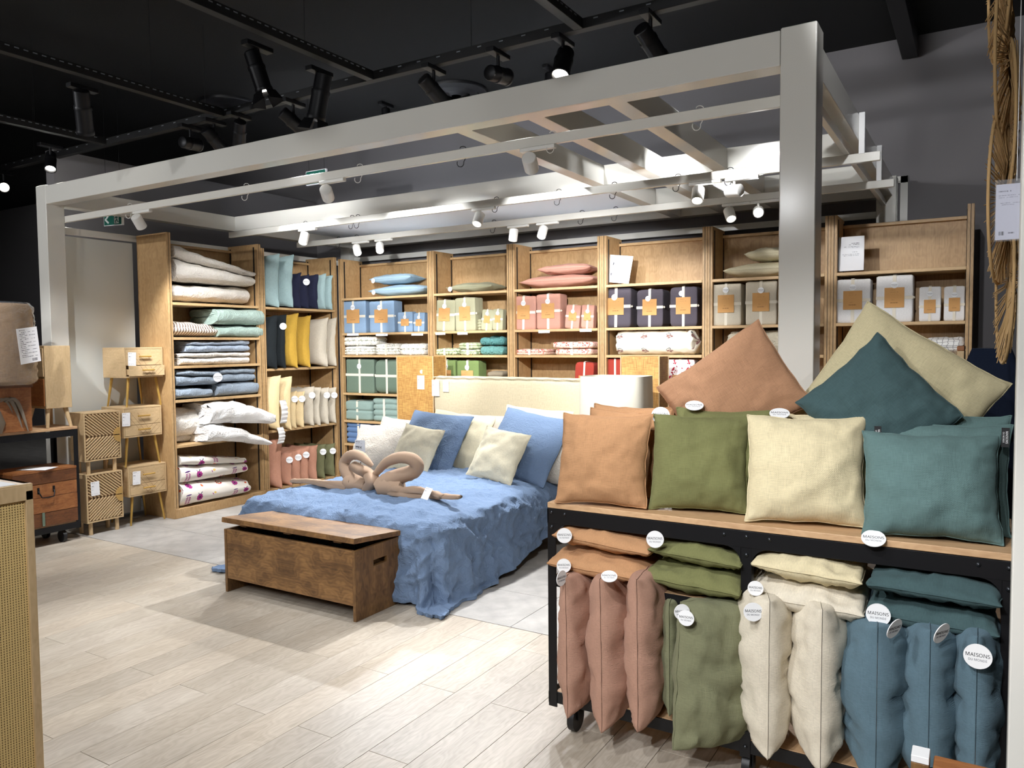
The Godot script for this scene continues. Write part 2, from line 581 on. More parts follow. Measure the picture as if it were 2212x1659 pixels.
func print_picture(w: int, h: int, rows: Array, seed_: int, base := Color(0.95, 0.95, 0.96), ink_ := Color(0.25, 0.25, 0.28)) -> ImageTexture:   # rows: [y, height, x0, x1] in parts of the sheet: unreadably small print
	var im := Image.create(w, h, false, Image.FORMAT_RGB8)
	im.fill(base)
	var g := RandomNumberGenerator.new()
	g.seed = seed_
	for r in rows:
		var x: float = r[2] * w
		while x < r[3] * w:
			var l := g.randf_range(0.02, 0.09) * w
			if g.randf() < 0.85: im.fill_rect(Rect2i(int(x), int(r[0] * h), int(minf(l, r[3] * w - x)), maxi(1, int(r[1] * h))), ink_.lerp(base, g.randf() * 0.5))
			x += l + maxf(1.0, 0.012 * w)
	return tex(im)

# ---------------------------------------------------------------- the place
const LIGHT := 0.28           # all lamps together
const OAK_TOP := 2.6
const ZB := -6.63          # front of the shelves along the back
const XL := -6.384         # front of the shelves along the left
var shelf_y := [2.145, 1.745, 1.492, 1.057, 0.739, 0.468, 0.09]

func spot(at: Vector3, target: Vector3, energy: float, angle: float, color := Color(0.985, 0.99, 1.0), size := 0.03, blend := 0.6) -> SpotLight3D:
	var l := SpotLight3D.new()
	l.name = numbered("spot_beam")
	l.light_energy = energy * LIGHT
	l.light_color = color
	l.spot_angle = angle
	l.spot_angle_attenuation = blend
	l.spot_range = 20.0
	l.spot_attenuation = 2.0
	l.light_size = size
	l.shadow_enabled = true
	add_child(l)
	l.look_at_from_position(at, target, Vector3.UP if absf((target - at).normalized().y) < 0.98 else Vector3.RIGHT)
	return l

func _ready() -> void:
	var cam := Camera3D.new()
	cam.name = "camera"
	add_child(cam)
	cam.transform = Transform3D(CB, CAM)
	cam.fov = 52.9337
	cam.near = 0.02
	cam.far = 80.0
	cam.current = true
	var we := WorldEnvironment.new()
	we.name = "surroundings"
	var env := Environment.new()
	env.background_mode = Environment.BG_COLOR
	env.background_color = Color(0.01, 0.01, 0.012)
	env.tonemap_mode = Environment.TONE_MAPPER_LINEAR
	env.tonemap_exposure = 1.0
	env.sdfgi_enabled = true
	env.ssao_enabled = true
	env.ssil_enabled = true
	we.environment = env
	add_child(we)
	make_materials()
	build_structure()
	build_pergola()
	build_shelves()
	build_lamps()
	build_linen()
	build_left_linen()
	build_bed()
	build_chest()
	build_rack()
	build_left_side()
	build_right_side()

func make_materials() -> void:
	make_weaves()
	M.paper = plain(srgb(240, 240, 240), 0.7)
	M.ink = plain(srgb(25, 25, 32), 0.8)
	M.ink_grey = plain(srgb(110, 110, 118), 0.8)
	M.white = plain(srgb(226, 224, 216), 0.16)
	M.black = plain(srgb(20, 20, 23), 0.45)
	M.black_metal = plain(srgb(18, 18, 21), 0.42, 0.3)
	M.ceiling = plain(srgb(4, 4, 5), 0.9)
	M.wall = plain(srgb(124, 121, 123), 0.85)
	M.oak = wood(srgb(150, 116, 74), srgb(206, 172, 126), 11, 0.9, 0.5, 256, 512)
	M.oak_edge = wood(srgb(172, 138, 94), srgb(214, 182, 136), 12, 1.2, 0.5, 128, 256, 0.35, true)
	M.track_black = plain(srgb(9, 9, 10), 0.6)
	M.slot_grey = plain(srgb(120, 124, 130), 0.6)
	M.slot = plain(srgb(24, 20, 18), 0.7)
	M.pale_wood = wood(srgb(178, 150, 110), srgb(218, 190, 148), 21, 1.6, 0.5, 128, 256)
	M.brown_wood = wood(srgb(64, 42, 22), srgb(150, 112, 68), 31, 1.3, 0.5, 256, 512, 0.8)
	M.brown_across = wood(srgb(66, 43, 22), srgb(166, 124, 76), 33, 1.1, 0.5, 256, 512, 0.9, true)
	M.pale_across = wood(srgb(178, 150, 110), srgb(218, 190, 148), 23, 1.6, 0.5, 128, 256, 0.35, true)
	M.gold = plain(srgb(196, 158, 82), 0.35, 0.5)
	M.kraft = plain(srgb(196, 146, 88), 0.85)
	M.ribbon = cloth(srgb(236, 228, 210), 30.0, 0.4)
	M.price_print = plain(Color.WHITE, 0.7)
	M.price_print.albedo_texture = print_picture(64, 96, [[0.08, 0.04, 0.1, 0.5], [0.16, 0.015, 0.1, 0.8], [0.3, 0.06, 0.1, 0.4], [0.42, 0.02, 0.1, 0.45], [0.56, 0.03, 0.1, 0.3], [0.85, 0.015, 0.1, 0.85], [0.9, 0.015, 0.1, 0.85]], 2)
	M.rack_wood = wood(srgb(170, 132, 96), srgb(218, 182, 140), 43, 1.4, 0.5, 128, 256, 0.35, true)
	M.rivet = plain(srgb(60, 62, 66), 0.35, 0.8)
	M.groove = plain(srgb(96, 70, 42), 0.8)
	M.ridge_dark = plain(srgb(122, 88, 54), 0.8)
	M.gold_flat = plain(srgb(190, 152, 88), 0.45, 0.2)
	M.crate_red = wood(srgb(112, 62, 30), srgb(186, 126, 74), 45, 1.6, 0.45, 128, 256, 0.6, true)
	M.crate_dark = wood(srgb(74, 42, 22), srgb(140, 88, 48), 46, 1.6, 0.5, 128, 256, 0.6, true)
	M.burlap = cloth(srgb(146, 118, 86), 3.0, 0.8)
	M.greige = plain(srgb(134, 122, 108), 0.8)
	M.cane = plain(srgb(222, 192, 130), 0.55)
	M.jute = plain(srgb(184, 150, 102), 0.9)
	M.film = plain(Color(0.95, 0.97, 1.0, 0.06), 0.05)
	M.film.transparency = BaseMaterial3D.TRANSPARENCY_ALPHA
	var rows := []
	for q in 16: rows.append([0.06 + q * 0.05, 0.018, 0.12, 0.4 if q % 2 == 0 else 0.88])
	rows.append([0.88, 0.08, 0.6, 0.85])
	M.note_print = plain(Color.WHITE, 0.7)
	M.note_print.albedo_texture = print_picture(96, 128, rows, 12)
	M.note_grey = plain(Color.WHITE, 0.6)
	M.note_grey.albedo_texture = print_picture(96, 160, [[0.12, 0.02, 0.1, 0.5], [0.2, 0.012, 0.1, 0.8], [0.24, 0.012, 0.1, 0.7], [0.34, 0.01, 0.1, 0.9], [0.37, 0.01, 0.1, 0.6], [0.85, 0.07, 0.12, 0.3], [0.87, 0.03, 0.42, 0.62]], 13, Color(0.75, 0.75, 0.8))
	M.floor_planks = []
	var im := wood_picture(256, 1024, srgb(150, 138, 122), srgb(204, 195, 182), 41, 0.5)
	var t := tex(im)
	for q in 5:
		var m := plain([Color(1, 1, 1), Color(0.97, 0.97, 0.965), Color(0.985, 0.98, 0.97), Color(0.955, 0.95, 0.94), Color(1.0, 0.99, 0.975)][q], 0.42)
		m.albedo_texture = t
		M.floor_planks.append(m)
	var tn := noise(51, 1.0, 4)
	M.tile = plain(Color.WHITE, 0.45)
	M.tile.albedo_texture = tex(picture(256, 256, func(x, y):
		var s := 0.5 + 0.5 * tn.get_noise_2d(absf(x - 128.0) * 0.03, absf(y - 128.0) * 0.03) + 0.12 * tn.get_noise_2d(absf(x - 128.0) * 0.4, absf(y - 128.0) * 0.4)
		return srgb(150, 146, 141).lerp(srgb(186, 182, 176), clampf(s, 0, 1))))
	M.tile.uv1_triplanar = true
	M.tile.uv1_scale = Vector3.ONE * 0.8
	M.grout = plain(srgb(96, 92, 88), 0.9)

func build_structure() -> void:
	var m := MB.new()
	m.span(Vector3(-18, -0.2, -9), Vector3(6, -0.008, 7), 0.0)
	var fl := structure("floor", m, M.grout)
	var g := RandomNumberGenerator.new()
	g.seed = 4
	# planks: 0.1975 wide, 1.17 long, every second row shifted by half a plank
	var pm := []
	for q in 8:
		var b := MB.new()
		b.uvs = 0.85
		b.uvo = Vector2(g.randf() * 3.0, g.randf() * 3.0)
		b.box(Vector3(0, -0.004, 0), Vector3(0.1962, 0.008, 1.1685), 0.0012)
		for k in b.t.size(): b.t[k] = Vector2(b.t[k].x * 1.2, b.t[k].y)
		pm.append(b.mesh())
	for q in range(-24, 24):
		var x := -3.62 + 0.1975 * (q + 0.5)
		var z0 := -2.24 if posmod(q, 2) == 0 else -2.825
		for r in range(-2, 6):
			var zc := z0 + 1.17 * (r + 0.5)
			if zc - 0.585 > 0.3 or zc + 0.585 < -3.6: continue
			if x > 0.7 or x < -8.0: continue
			if zc > -0.9 and (x < -3.6 or x > -0.2): continue
			if zc - 0.585 < -3.66:                       # cut where the tiles begin
				var l := zc + 0.585 + 3.655
				if l < 0.05: continue
				var b := MB.new()
				b.uvs = 0.85
				b.uvo = Vector2(g.randf() * 3.0, g.randf() * 3.0)
				b.box(Vector3.ZERO, Vector3(0.1962, 0.008, l - 0.0015), 0.0012)
				part(fl, "plank", b, M.floor_planks[g.randi() % 5], Vector3(x, -0.004, -3.655 + l * 0.5))
			else:
				part(fl, "plank", pm[g.randi() % 8], M.floor_planks[g.randi() % 5], Vector3(x, 0, zc))
	# the rest of the timber floor, out of view, and the tiles under the pergola
	var rest := MB.new()
	rest.span(Vector3(-18, -0.008, -3.655), Vector3(-7.96, -0.0005, 7), 0.0)
	rest.span(Vector3(0.72, -0.008, -3.655), Vector3(6, -0.0005, 7), 0.0)
	rest.span(Vector3(-7.96, -0.008, 0.95), Vector3(0.72, -0.0005, 7), 0.0)
	part(fl, "far_planking", rest, M.floor_planks[0])
	var tm := MB.new()
	tm.box(Vector3.ZERO, Vector3(0.897, 0.008, 0.536), 0.001)
	var tmesh := tm.mesh()
	for q in 9:
		for r in 8:
			part(fl, "tile", tmesh, M.tile, Vector3(-7.2 + 0.9 * q, -0.004, -3.66 - 0.27 - 0.54 * r))
	var ot := MB.new()
	ot.span(Vector3(-18, -0.008, -8), Vector3(-7.66, -0.0005, -3.66), 0.0)
	ot.span(Vector3(0.46, -0.008, -8), Vector3(6, -0.0005, -3.66), 0.0)
	part(fl, "far_tiling", ot, M.tile)
	var w := MB.new()
	w.span(Vector3(-18, -0.2, -7.73), Vector3(6, 4.25, -7.53), 0.0)
	structure("wall_back", w, M.wall)
	w = MB.new()
	w.span(Vector3(-7.74, 0.0, -7.53), Vector3(-7.6, 3.5, -4.12), 0.0)
	structure("wall_partition", w, M.wall)
	w = MB.new()
	w.span(Vector3(-18.2, -0.2, -9), Vector3(-18, 4.25, 7), 0.0)
	structure("wall_left", w, M.wall)
	w = MB.new()
	w.span(Vector3(6, -0.2, -9), Vector3(6.2, 4.25, 7), 0.0)
	structure("wall_right", w, M.wall)
	w = MB.new()
	w.span(Vector3(-18, -0.2, 7), Vector3(6, 4.25, 7.2), 0.0)
	structure("wall_front", w, M.wall)
	w = MB.new()
	w.span(Vector3(-18, 4.19, -9), Vector3(6, 4.4, 7.2), 0.0)
	structure("ceiling", w, M.ceiling)
	# dark beam under the ceiling, top right
	w = MB.new()
	w.span(Vector3(-0.62, 4.0, -7.5), Vector3(-0.5, 4.19, -2.0), 0.004)
	structure("trim_1", w, M.black)
	# pale conduit frame on the back wall, above the last shelving unit
	w = MB.new()
	w.span(Vector3(-0.62, 2.4, -7.53), Vector3(-0.56, 3.02, -7.515), 0.002)
	w.span(Vector3(-0.75, 2.96, -7.53), Vector3(-0.56, 3.02, -7.515), 0.002)
	structure("trim_2", w, M.white)

func build_pergola() -> void:
	var p := thing("pergola", "large glossy white pergola frame standing over bed and shelves", "pergola")
	var xl := -6.96
	var xr := -0.63
	var zf := -3.61
	var zb := -7.45
	for c in [[xl, zf], [xr - 0.155, zf], [xl, zb + 0.155], [xr - 0.155, zb + 0.155]]:
		var m := MB.new()
		m.span(Vector3(c[0], 0, c[1] - 0.155), Vector3(c[0] + 0.155, 2.99, c[1]), 0.006)
		part(p, "post", m, M.white)
	for a in [[Vector3(xl + 0.155, 2.825, zf - 0.115), Vector3(xr - 0.155, 2.98, zf)], [Vector3(xl + 0.155, 2.825, -7.45), Vector3(xr - 0.155, 2.98, -7.335)], [Vector3(xl + 0.16, 2.825, -5.665), Vector3(xr - 0.14, 2.98, -5.55)], [Vector3(xl + 0.04, 2.825, zb + 0.155), Vector3(xl + 0.16, 2.98, zf - 0.155)], [Vector3(xr - 0.14, 2.825, zb + 0.155), Vector3(xr - 0.03, 2.98, zf - 0.155)], [Vector3(-2.52, 2.825, -6.76), Vector3(xr - 0.14, 2.98, -6.66)]]:
		var m := MB.new()
		m.span(a[0], a[1], 0.004)
		part(p, "beam", m, M.white)
	for x in [-2.62, -2.145, -1.665]:
		for z in [[-5.55, zf - 0.115], [-7.335, -5.665]]:
			if x > -2.6 and z[0] < -7:
				for zz in [[-6.66, -5.665], [-7.335, -6.76]]:
					var m2 := MB.new()
					m2.span(Vector3(x, 2.827, zz[0]), Vector3(x + 0.1, 2.978, zz[1]), 0.003)
					part(p, "joist", m2, M.white)
				continue
			var m := MB.new()
			m.span(Vector3(x, 2.827, z[0]), Vector3(x + 0.1, 2.978, z[1]), 0.003)
			part(p, "joist", m, M.white)
	# slim bars that carry hooks and spotlights
	for a in [[Vector3(xl, 2.69, -3.79), Vector3(xr - 0.155, 2.745, -3.765)], [Vector3(-6.45, 2.69, -5.215), Vector3(-0.54, 2.745, -5.185)], [Vector3(-6.49, 2.69, -6.15), Vector3(-0.545, 2.745, -6.12)], [Vector3(xl + 0.155, 2.655, -7.4), Vector3(xr - 0.155, 2.715, -7.375)]]:
		var m := MB.new()
		m.span(a[0], a[1], 0.003)
		part(p, "hook_bar", m, M.white)
	for a in [[Vector3(-0.745, 2.747, zb + 0.155), Vector3(-0.71, 2.80, zf - 0.155)], [Vector3(xl + 0.05, 2.60, zb + 0.155), Vector3(xl + 0.09, 2.66, zf - 0.155)]]:
		var m := MB.new()
		m.span(a[0], a[1], 0.003)
		part(p, "side_bar", m, M.white)
	# short uprights with brackets at the right end of the hook bars
	for z in [-5.2, -6.135]:
		var m := MB.new()
		m.span(Vector3(-0.66, 2.74, z - 0.018), Vector3(-0.625, 2.99, z + 0.018), 0.003)
		part(p, "hanger_plate", m, M.paper)
	# white infill between the left posts and the white canopy over the rear half
	var s := MB.new()
	s.span(Vector3(xl + 0.06, 0.04, -4.43), Vector3(xl + 0.08, 2.585, zf - 0.165), 0.002)
	part(p, "side_infill", s, plain(srgb(214, 216, 210), 0.5))
	s = MB.new()
	s.span(Vector3(xl + 0.16, 2.93, -7.335), Vector3(-2.62, 2.945, -5.665), 0.002)
	var sheet := plain(srgb(240, 242, 245), 0.5)
	sheet.backlight_enabled = true
	sheet.backlight = Color(0.9, 0.9, 0.9)
	part(p, "canopy_board", s, sheet, Vector3.ZERO, Basis.IDENTITY, "translucent white canopy sheet")

# one shelving unit: local x along its front, z towards the shopper, origin on the floor at the middle of its front
func shelf_unit(label: String, at: Vector3, turn: float, w: float, d: float, ys: Array, top: float, left := true, right := true) -> Node3D:
	var n := thing("shelving_unit", label, "shelving", at, "oak shelving units round the bed", Basis(Vector3.UP, turn))
	var th := 0.045
	for s in [-1, 1]:
		if (s < 0 and not left) or (s > 0 and not right): continue
		var m := MB.new()
		m.span(Vector3(s * w * 0.5 - s * th, 0, -d), Vector3(s * w * 0.5, top, 0), 0.002)
		part(n, "side_panel", m, M.oak)
		m = MB.new()
		for z in [-0.06, -d + 0.03]:
			m.span(Vector3(s * (w * 0.5 - th) - s * 0.004, 0.1, z), Vector3(s * (w * 0.5 - th) + s * 0.001, top - 0.03, z + 0.016), 0.0)
		part(n, "slotted_strip", m, M.slot)
		m = MB.new()
		m.span(Vector3(s * (w * 0.5 - th * 0.5) - 0.002, 0.1, -0.004), Vector3(s * (w * 0.5 - th * 0.5) + 0.002, top, 0.0008), 0.0)
		part(n, "joint_line", m, M.slot)
	var m := MB.new()
	m.span(Vector3(-w * 0.5 + 0.01, 0.05, -d), Vector3(w * 0.5 - 0.01, top - 0.06, -d + 0.02), 0.002)
	part(n, "back_panel", m, M.oak)
	m = MB.new()
	m.span(Vector3(-w * 0.5 + th, top - 0.07, -d), Vector3(w * 0.5 - th, top - 0.045, -d + 0.06), 0.002)
	part(n, "top_rail", m, M.oak_edge)
	m = MB.new()
	m.span(Vector3(-w * 0.5 + th * 0.2, 0.0, -0.03), Vector3(w * 0.5 - th * 0.2, 0.088, 0.006), 0.003)
	part(n, "plinth", m, M.oak)
	for y in ys:
		m = MB.new()
		m.span(Vector3(-w * 0.5 + th, y - 0.025, -d + 0.02), Vector3(w * 0.5 - th, y, 0.004), 0.002)
		part(n, "shelf", m, M.oak_edge)
	return n

var left_shelf_y := [2.018, 1.694, 1.427, 1.108, 0.684, 0.09]
func build_shelves() -> void:
	var which := ["shelving unit with blue linen at the inner corner", "shelving unit with sage green linen behind the bed", "shelving unit with pink linen behind the upholstered headboard", "shelving unit with dark plum bedding packs and leaning white sheet", "shelving unit with beige bedding packs beside pergola post", "shelving unit with white bedding packs at the end of the row"]
	var xs := [XL + 0.02, -5.035, -4.033, -3.036, -2.036, -1.036, -0.055]
	for q in 6:
		var w: float = xs[q + 1] - xs[q]
		var ys := shelf_y.duplicate()
		shelf_unit("oak " + which[q], Vector3((xs[q] + xs[q + 1]) * 0.5, 0, ZB), 0.0, w - 0.001, 0.36, ys, OAK_TOP)
	shelf_unit("oak shelving unit full of folded duvets and quilts", Vector3(XL, 0, (-4.442 - 5.525) * 0.5), PI / 2, 1.083, 0.45, left_shelf_y, 2.655)
	shelf_unit("oak shelving unit holding rows of upright cushions", Vector3(XL, 0, (-5.527 - 6.625) * 0.5), PI / 2, 1.097, 0.45, [2.015, 1.367, 0.712, 0.09], 2.62)

# ---------------------------------------------------------------- lamps
# white spotlight clipped under a hook bar: adapter, stem, body, lens; its beam starts just in front of the lens
func white_spot(label: String, hang: Vector3, target: Vector3, energy: float, angle: float) -> void:
	var n := thing("track_spotlight", label, "spotlight", hang, "white spotlights on the pergola bars")
	var d := (target - (hang + Vector3(0, -0.085, 0))).normalized()
	var o := Vector3(0, -0.085, 0)
	var m := MB.new()
	m.box(Vector3(0.05, -0.011, 0), Vector3(0.22, 0.022, 0.034), 0.004)
	part(n, "adapter", m, M.lamp_white)
	m = MB.new()
	m.cyl(Vector3(0, -0.02, 0), Vector3(0, -0.06, 0), 0.009, 0.009, 10)
	part(n, "stem", m, M.lamp_white)
	m = MB.new()
	m.lathe(o, PackedVector2Array([Vector2(0, -0.055), Vector2(0.034, -0.055), Vector2(0.041, -0.048), Vector2(0.041, 0.052), Vector2(0.039, 0.055), Vector2(0.034, 0.055), Vector2(0.033, 0.042)]), 28, axis_basis(d))
	part(n, "body", m, M.lamp_white)
	m = MB.new()
	m.lathe(o, PackedVector2Array([Vector2(0.033, 0.041), Vector2(0, 0.041)]), 24, axis_basis(d))
	part(n, "lens", m, M.lens)
	spot(hang + o + d * 0.06, target, energy, angle)
func axis_basis(d: Vector3) -> Basis:          # local y along d
	var x := d.cross(Vector3.RIGHT if absf(d.x) < 0.9 else Vector3.UP).normalized()
	return Basis(x, d, x.cross(d))
# black theatre-like spotlight under a ceiling track
func black_spot(label: String, hang: Vector3, target: Vector3, energy: float, angle: float, length := 0.26, r := 0.05, doors := false, color := Color(0.985, 0.99, 1.0)) -> void:
	var n := thing("ceiling_spotlight", label, "spotlight", hang, "black spotlights on the ceiling tracks")
	var o := Vector3(0, -0.09 - length * 0.3, 0)
	var d := (target - (hang + o)).normalized()
	var b := axis_basis(d)
	var m := MB.new()
	m.box(Vector3(0, -0.015, 0), Vector3(0.06, 0.03, 0.2), 0.004)
	part(n, "adapter", m, M.black_metal)
	m = MB.new()
	m.cyl(Vector3(0, -0.03, 0), o + Vector3(0, 0.02, 0), 0.011, 0.011, 10)
	part(n, "stem", m, M.black_metal)
	m = MB.new()
	var h := length * 0.5
	m.lathe(o, PackedVector2Array([Vector2(0, -h), Vector2(r * 0.85, -h), Vector2(r * 0.95, -h + 0.01), Vector2(r * 0.95, -h * 0.3), Vector2(r * 1.06, -h * 0.28), Vector2(r * 1.06, -h * 0.12), Vector2(r, -h * 0.1), Vector2(r, h * 0.8), Vector2(r * 1.08, h * 0.82), Vector2(r * 1.08, h), Vector2(r * 0.92, h), Vector2(r * 0.86, h - 0.02)]), 28, b)
	part(n, "body", m, M.black_metal)
	m = MB.new()
	m.lathe(o, PackedVector2Array([Vector2(r * 0.86, h - 0.021), Vector2(0, h - 0.021)]), 24, b)
	part(n, "lens", m, M.lens)
	if doors:
		for q in 4:
			var a := q * PI / 2.0
			var e := b * Vector3(cos(a), 0, sin(a))
			var f := b * Vector3(-sin(a), 0, cos(a))
			m = MB.new()
			var c0 := o + d * h + e * r * 1.05
			var c1 := o + d * (h + r * 1.3) + e * r * 1.6
			var wd := r * 0.8
			m.quad(c0 - f * wd, c0 + f * wd, c1 + f * wd * 1.25, c1 - f * wd * 1.25)
			m.quad(c0 + f * wd, c0 - f * wd, c1 - f * wd * 1.25 + e * 0.002, c1 + f * wd * 1.25 + e * 0.002)
			part(n, "barn_door", m, M.black_metal)
	spot(hang + o + d * (h + 0.012), target, energy, angle, color)

func hook(at: Vector3, mat: Material, label: String, turn := 0.0) -> void:       # S hook over a bar, at = top of the bar
	var p := PackedVector3Array()
	for q in 9:
		var a := PI * q / 8.0
		p.append(Vector3(-cos(a) * 0.018, 0.002 + sin(a) * 0.012, 0))
	p.append(Vector3(0.018, -0.03, 0)); p.append(Vector3(0.012, -0.06, 0)); p.append(Vector3(0.004, -0.075, 0))
	for q in 9:
		var a := PI * q / 8.0 * 1.15
		p.append(Vector3(0.004 - 0.02 + cos(a) * 0.02, -0.083 - sin(a) * 0.022, 0))
	var m := MB.new()
	m.tube(p, 0.0026, 6)
	single("s_hook", m, mat, label, "hook", at, Basis(Vector3.UP, turn), "s hooks on the pergola bars")

func build_lamps() -> void:
	M.lamp_white = plain(srgb(232, 231, 226), 0.35)
	M.lens = plain(Color(1, 1, 1), 0.3)
	M.lens.emission_enabled = true
	M.lens.emission = Color(1.0, 0.97, 0.92)
	M.lens.emission_energy_multiplier = 12.0
	# black trunking under the ceiling with perforated edges and wires
	var ty := 3.42
	var tracks := [[Vector3(-12, ty, -4.18), Vector3(5, ty + 0.06, -4.12), "long black lighting track running above the pergola front"]]
	for x in [-6.76, -5.175, -3.62, -2.03, -0.4]:
		tracks.append([Vector3(x - 0.03, ty, -4.12), Vector3(x + 0.03, ty + 0.06, 6.5), ""])
	var say := ["black lighting track above the wrapped lampshade", "black lighting track above the stacked bedside tables", "black lighting track above the storage chest", "black lighting track above the foot of the bed", "black lighting track above the cushion rack"]
	for q in tracks.size():
		var a: Array = tracks[q]
		var n := thing("lighting_track", a[2] if q == 0 else say[q - 1], "track", Vector3.ZERO, "ceiling lighting tracks")
		var m := MB.new()
		m.span(a[0], a[1], 0.003)
		part(n, "channel", m, M.track_black)
		m = MB.new()
		var along: Vector3 = (a[1] - a[0])
		var lx := q == 0
		var l := along.x if lx else along.z
		var k := int(minf(l, 5.5) / 0.055)
		for j in k:
			for s in [-1, 1]:
				var o := Vector3(a[0].x + 3.2 + j * 0.16, ty + 0.045, a[0].z + 0.03 + s * 0.0305) if lx else Vector3(a[0].x + 0.03 + s * 0.0305, ty + 0.045, a[0].z + 0.1 + j * 0.055)
				m.box(o, Vector3(0.028, 0.007, 0.001) if lx else Vector3(0.001, 0.007, 0.028), 0.0)
		part(n, "perforation", m, M.slot_grey)
		for j in 3:
			m = MB.new()
			var c: Vector3 = a[0] + Vector3(4.0 + j * 2.6, 0.05, 0.03) if lx else a[0] + Vector3(0.03, 0.05, 0.6 + j * 1.6)
			m.cyl(c, Vector3(c.x, 4.19, c.z), 0.002, 0.002, 6)
			part(n, "hanging_wire", m, M.track_black)
	# spots on the tracks: picture place, target, energy, cone, shape
	var y := ty
	black_spot("black barn-door spotlight on the track above the storage chest", py(556, 96, y), Vector3(-3.0, 0.2, -3.8), 12, 24, 0.25, 0.05, true)
	black_spot("stubby black spotlight with chains near the pergola front beam", py(690, 150, y), Vector3(-4.5, 0.0, -3.6), 10, 24, 0.30, 0.058, true)
	black_spot("black spotlight shining down from the track above the bed foot", py(1216, 82, y), Vector3(-2.0, 0.4, -2.6), 16, 24, 0.2, 0.055)
	black_spot("black spotlight hanging straight down above the stacked bedside tables", py(178, 186, y), Vector3(-6.5, 0.7, -4.0), 16, 22, 0.3, 0.055)
	black_spot("small black spotlight lit above the wrapped lampshade", py(108, 312, y), Vector3(-5.2, 0.0, -2.6), 20, 24, 0.2, 0.045)
	black_spot("large black barn-door spotlight at the edge of the ceiling", Vector3(-4.9 - 0.275, y, -2.05), Vector3(-3.6, 0.0, -2.0), 16, 28, 0.3, 0.06, true)
	black_spot("dazzling black spotlight beyond the left pergola post", Vector3(-8.6, y, -4.15), Vector3(-3.0, 1.2, -1.6), 14, 20, 0.2, 0.05)
	black_spot("black spotlight on the long track aimed at pink linen", Vector3(-4.4, y, -4.15), Vector3(-3.4, 1.4, -6.6), 22, 24, 0.22, 0.05)
	black_spot("black spotlight on the long track aimed at plum bedding", Vector3(-3.1, y, -4.15), Vector3(-2.4, 1.4, -6.6), 18, 24, 0.22, 0.05)
	black_spot("black spotlight on the long track aimed at blue linen", Vector3(-5.3, y, -4.15), Vector3(-5.4, 1.4, -6.6), 22, 24, 0.22, 0.05)
	black_spot("black spotlight on the long track aimed at folded duvets", Vector3(-5.0, y, -4.15), Vector3(-6.3, 1.5, -5.0), 13, 26, 0.22, 0.05)
	black_spot("black spotlight on the long track aimed at beige bedding", Vector3(-1.6, y, -4.15), Vector3(-1.0, 1.7, -6.6), 13, 24, 0.22, 0.05)
	# unseen spots over the aisle behind the photographer, most added as fill light
	black_spot("black spotlight over the aisle aimed at the tan cushions", Vector3(-2.03, y, -0.6), Vector3(-1.0, 0.8, -2.8), 15, 26, 0.22, 0.05)
	black_spot("black spotlight over the aisle aimed at the teal cushions", Vector3(-0.9, y, -0.2), Vector3(-0.2, 0.8, -2.8), 15, 26, 0.22, 0.05)
	black_spot("added black spotlight over the aisle aimed at the timber floor", Vector3(-3.62, y, -0.9), Vector3(-3.9, 0.0, -2.6), 6, 36, 0.22, 0.05)
	black_spot("added black spotlight over the aisle aimed at the crate", Vector3(-5.175, y, -1.6), Vector3(-6.5, 0.9, -3.4), 18, 26, 0.22, 0.05)
	black_spot("added black spotlight over the aisle aimed at the cane cabinet", Vector3(-2.03, y, 1.2), Vector3(-2.9, 0.8, -1.0), 12, 26, 0.22, 0.05)
	black_spot("added black spotlight aimed at the front of the storage chest", Vector3(-3.62, y, 0.6), Vector3(-3.5, 0.4, -3.4), 8, 22, 0.22, 0.05)
	black_spot("added black spotlight over the aisle aimed at the low cushions", Vector3(-0.9, y, 1.3), Vector3(-0.6, 0.25, -2.6), 30, 17, 0.22, 0.05)  # unseen, put in to brighten the lower row of cushions
	black_spot("added black spotlight over the rack side aimed at woven cane", Vector3(-0.4, y, -0.5), Vector3(-2.4, 0.7, -1.0), 14, 22, 0.22, 0.05)  # unseen, put in because the cane face came out dark
	black_spot("added black spotlight over the rack aimed at the bed side", Vector3(-0.4, y, -2.2), Vector3(-2.6, 0.2, -4.2), 18, 22, 0.22, 0.05)  # unseen, put in as fill for the duvet side
	for a in [[Vector3(-0.4, y, -2.6), Vector3(1.6, 2.9, -7.5), "end of the back wall, added out of view", 14], [Vector3(-2.6, y, -4.15), Vector3(-2.2, 3.6, -7.5), "back wall above the joists", 7], [Vector3(-5.6, y, -4.15), Vector3(-6.0, 3.5, -7.5), "back wall above the duvets", 7]]:  # the one over the rack is unseen, added to lift the wall end
		black_spot("black wide spotlight washing the " + a[2], a[0], a[1], a[3], 44, 0.18, 0.05)
	black_spot("added black wide spotlight washing the far wall beyond the partition", Vector3(-10.0, y, -4.15), Vector3(-12.0, 2.0, -7.5), 9, 44, 0.18, 0.05)  # unseen, put in to brighten the dark far wall
	for x in [-3.5, -5.5]:  # hidden downlights added so the translucent canopy looks bright from below
		black_spot("added black downlight above the white canopy near the " + ("joists" if x > -4 else "left beam"), Vector3(x, 4.19, -6.5), Vector3(x, 2.9, -6.5), 9, 55, 0.18, 0.05, false, Color(0.93, 0.96, 1.0))
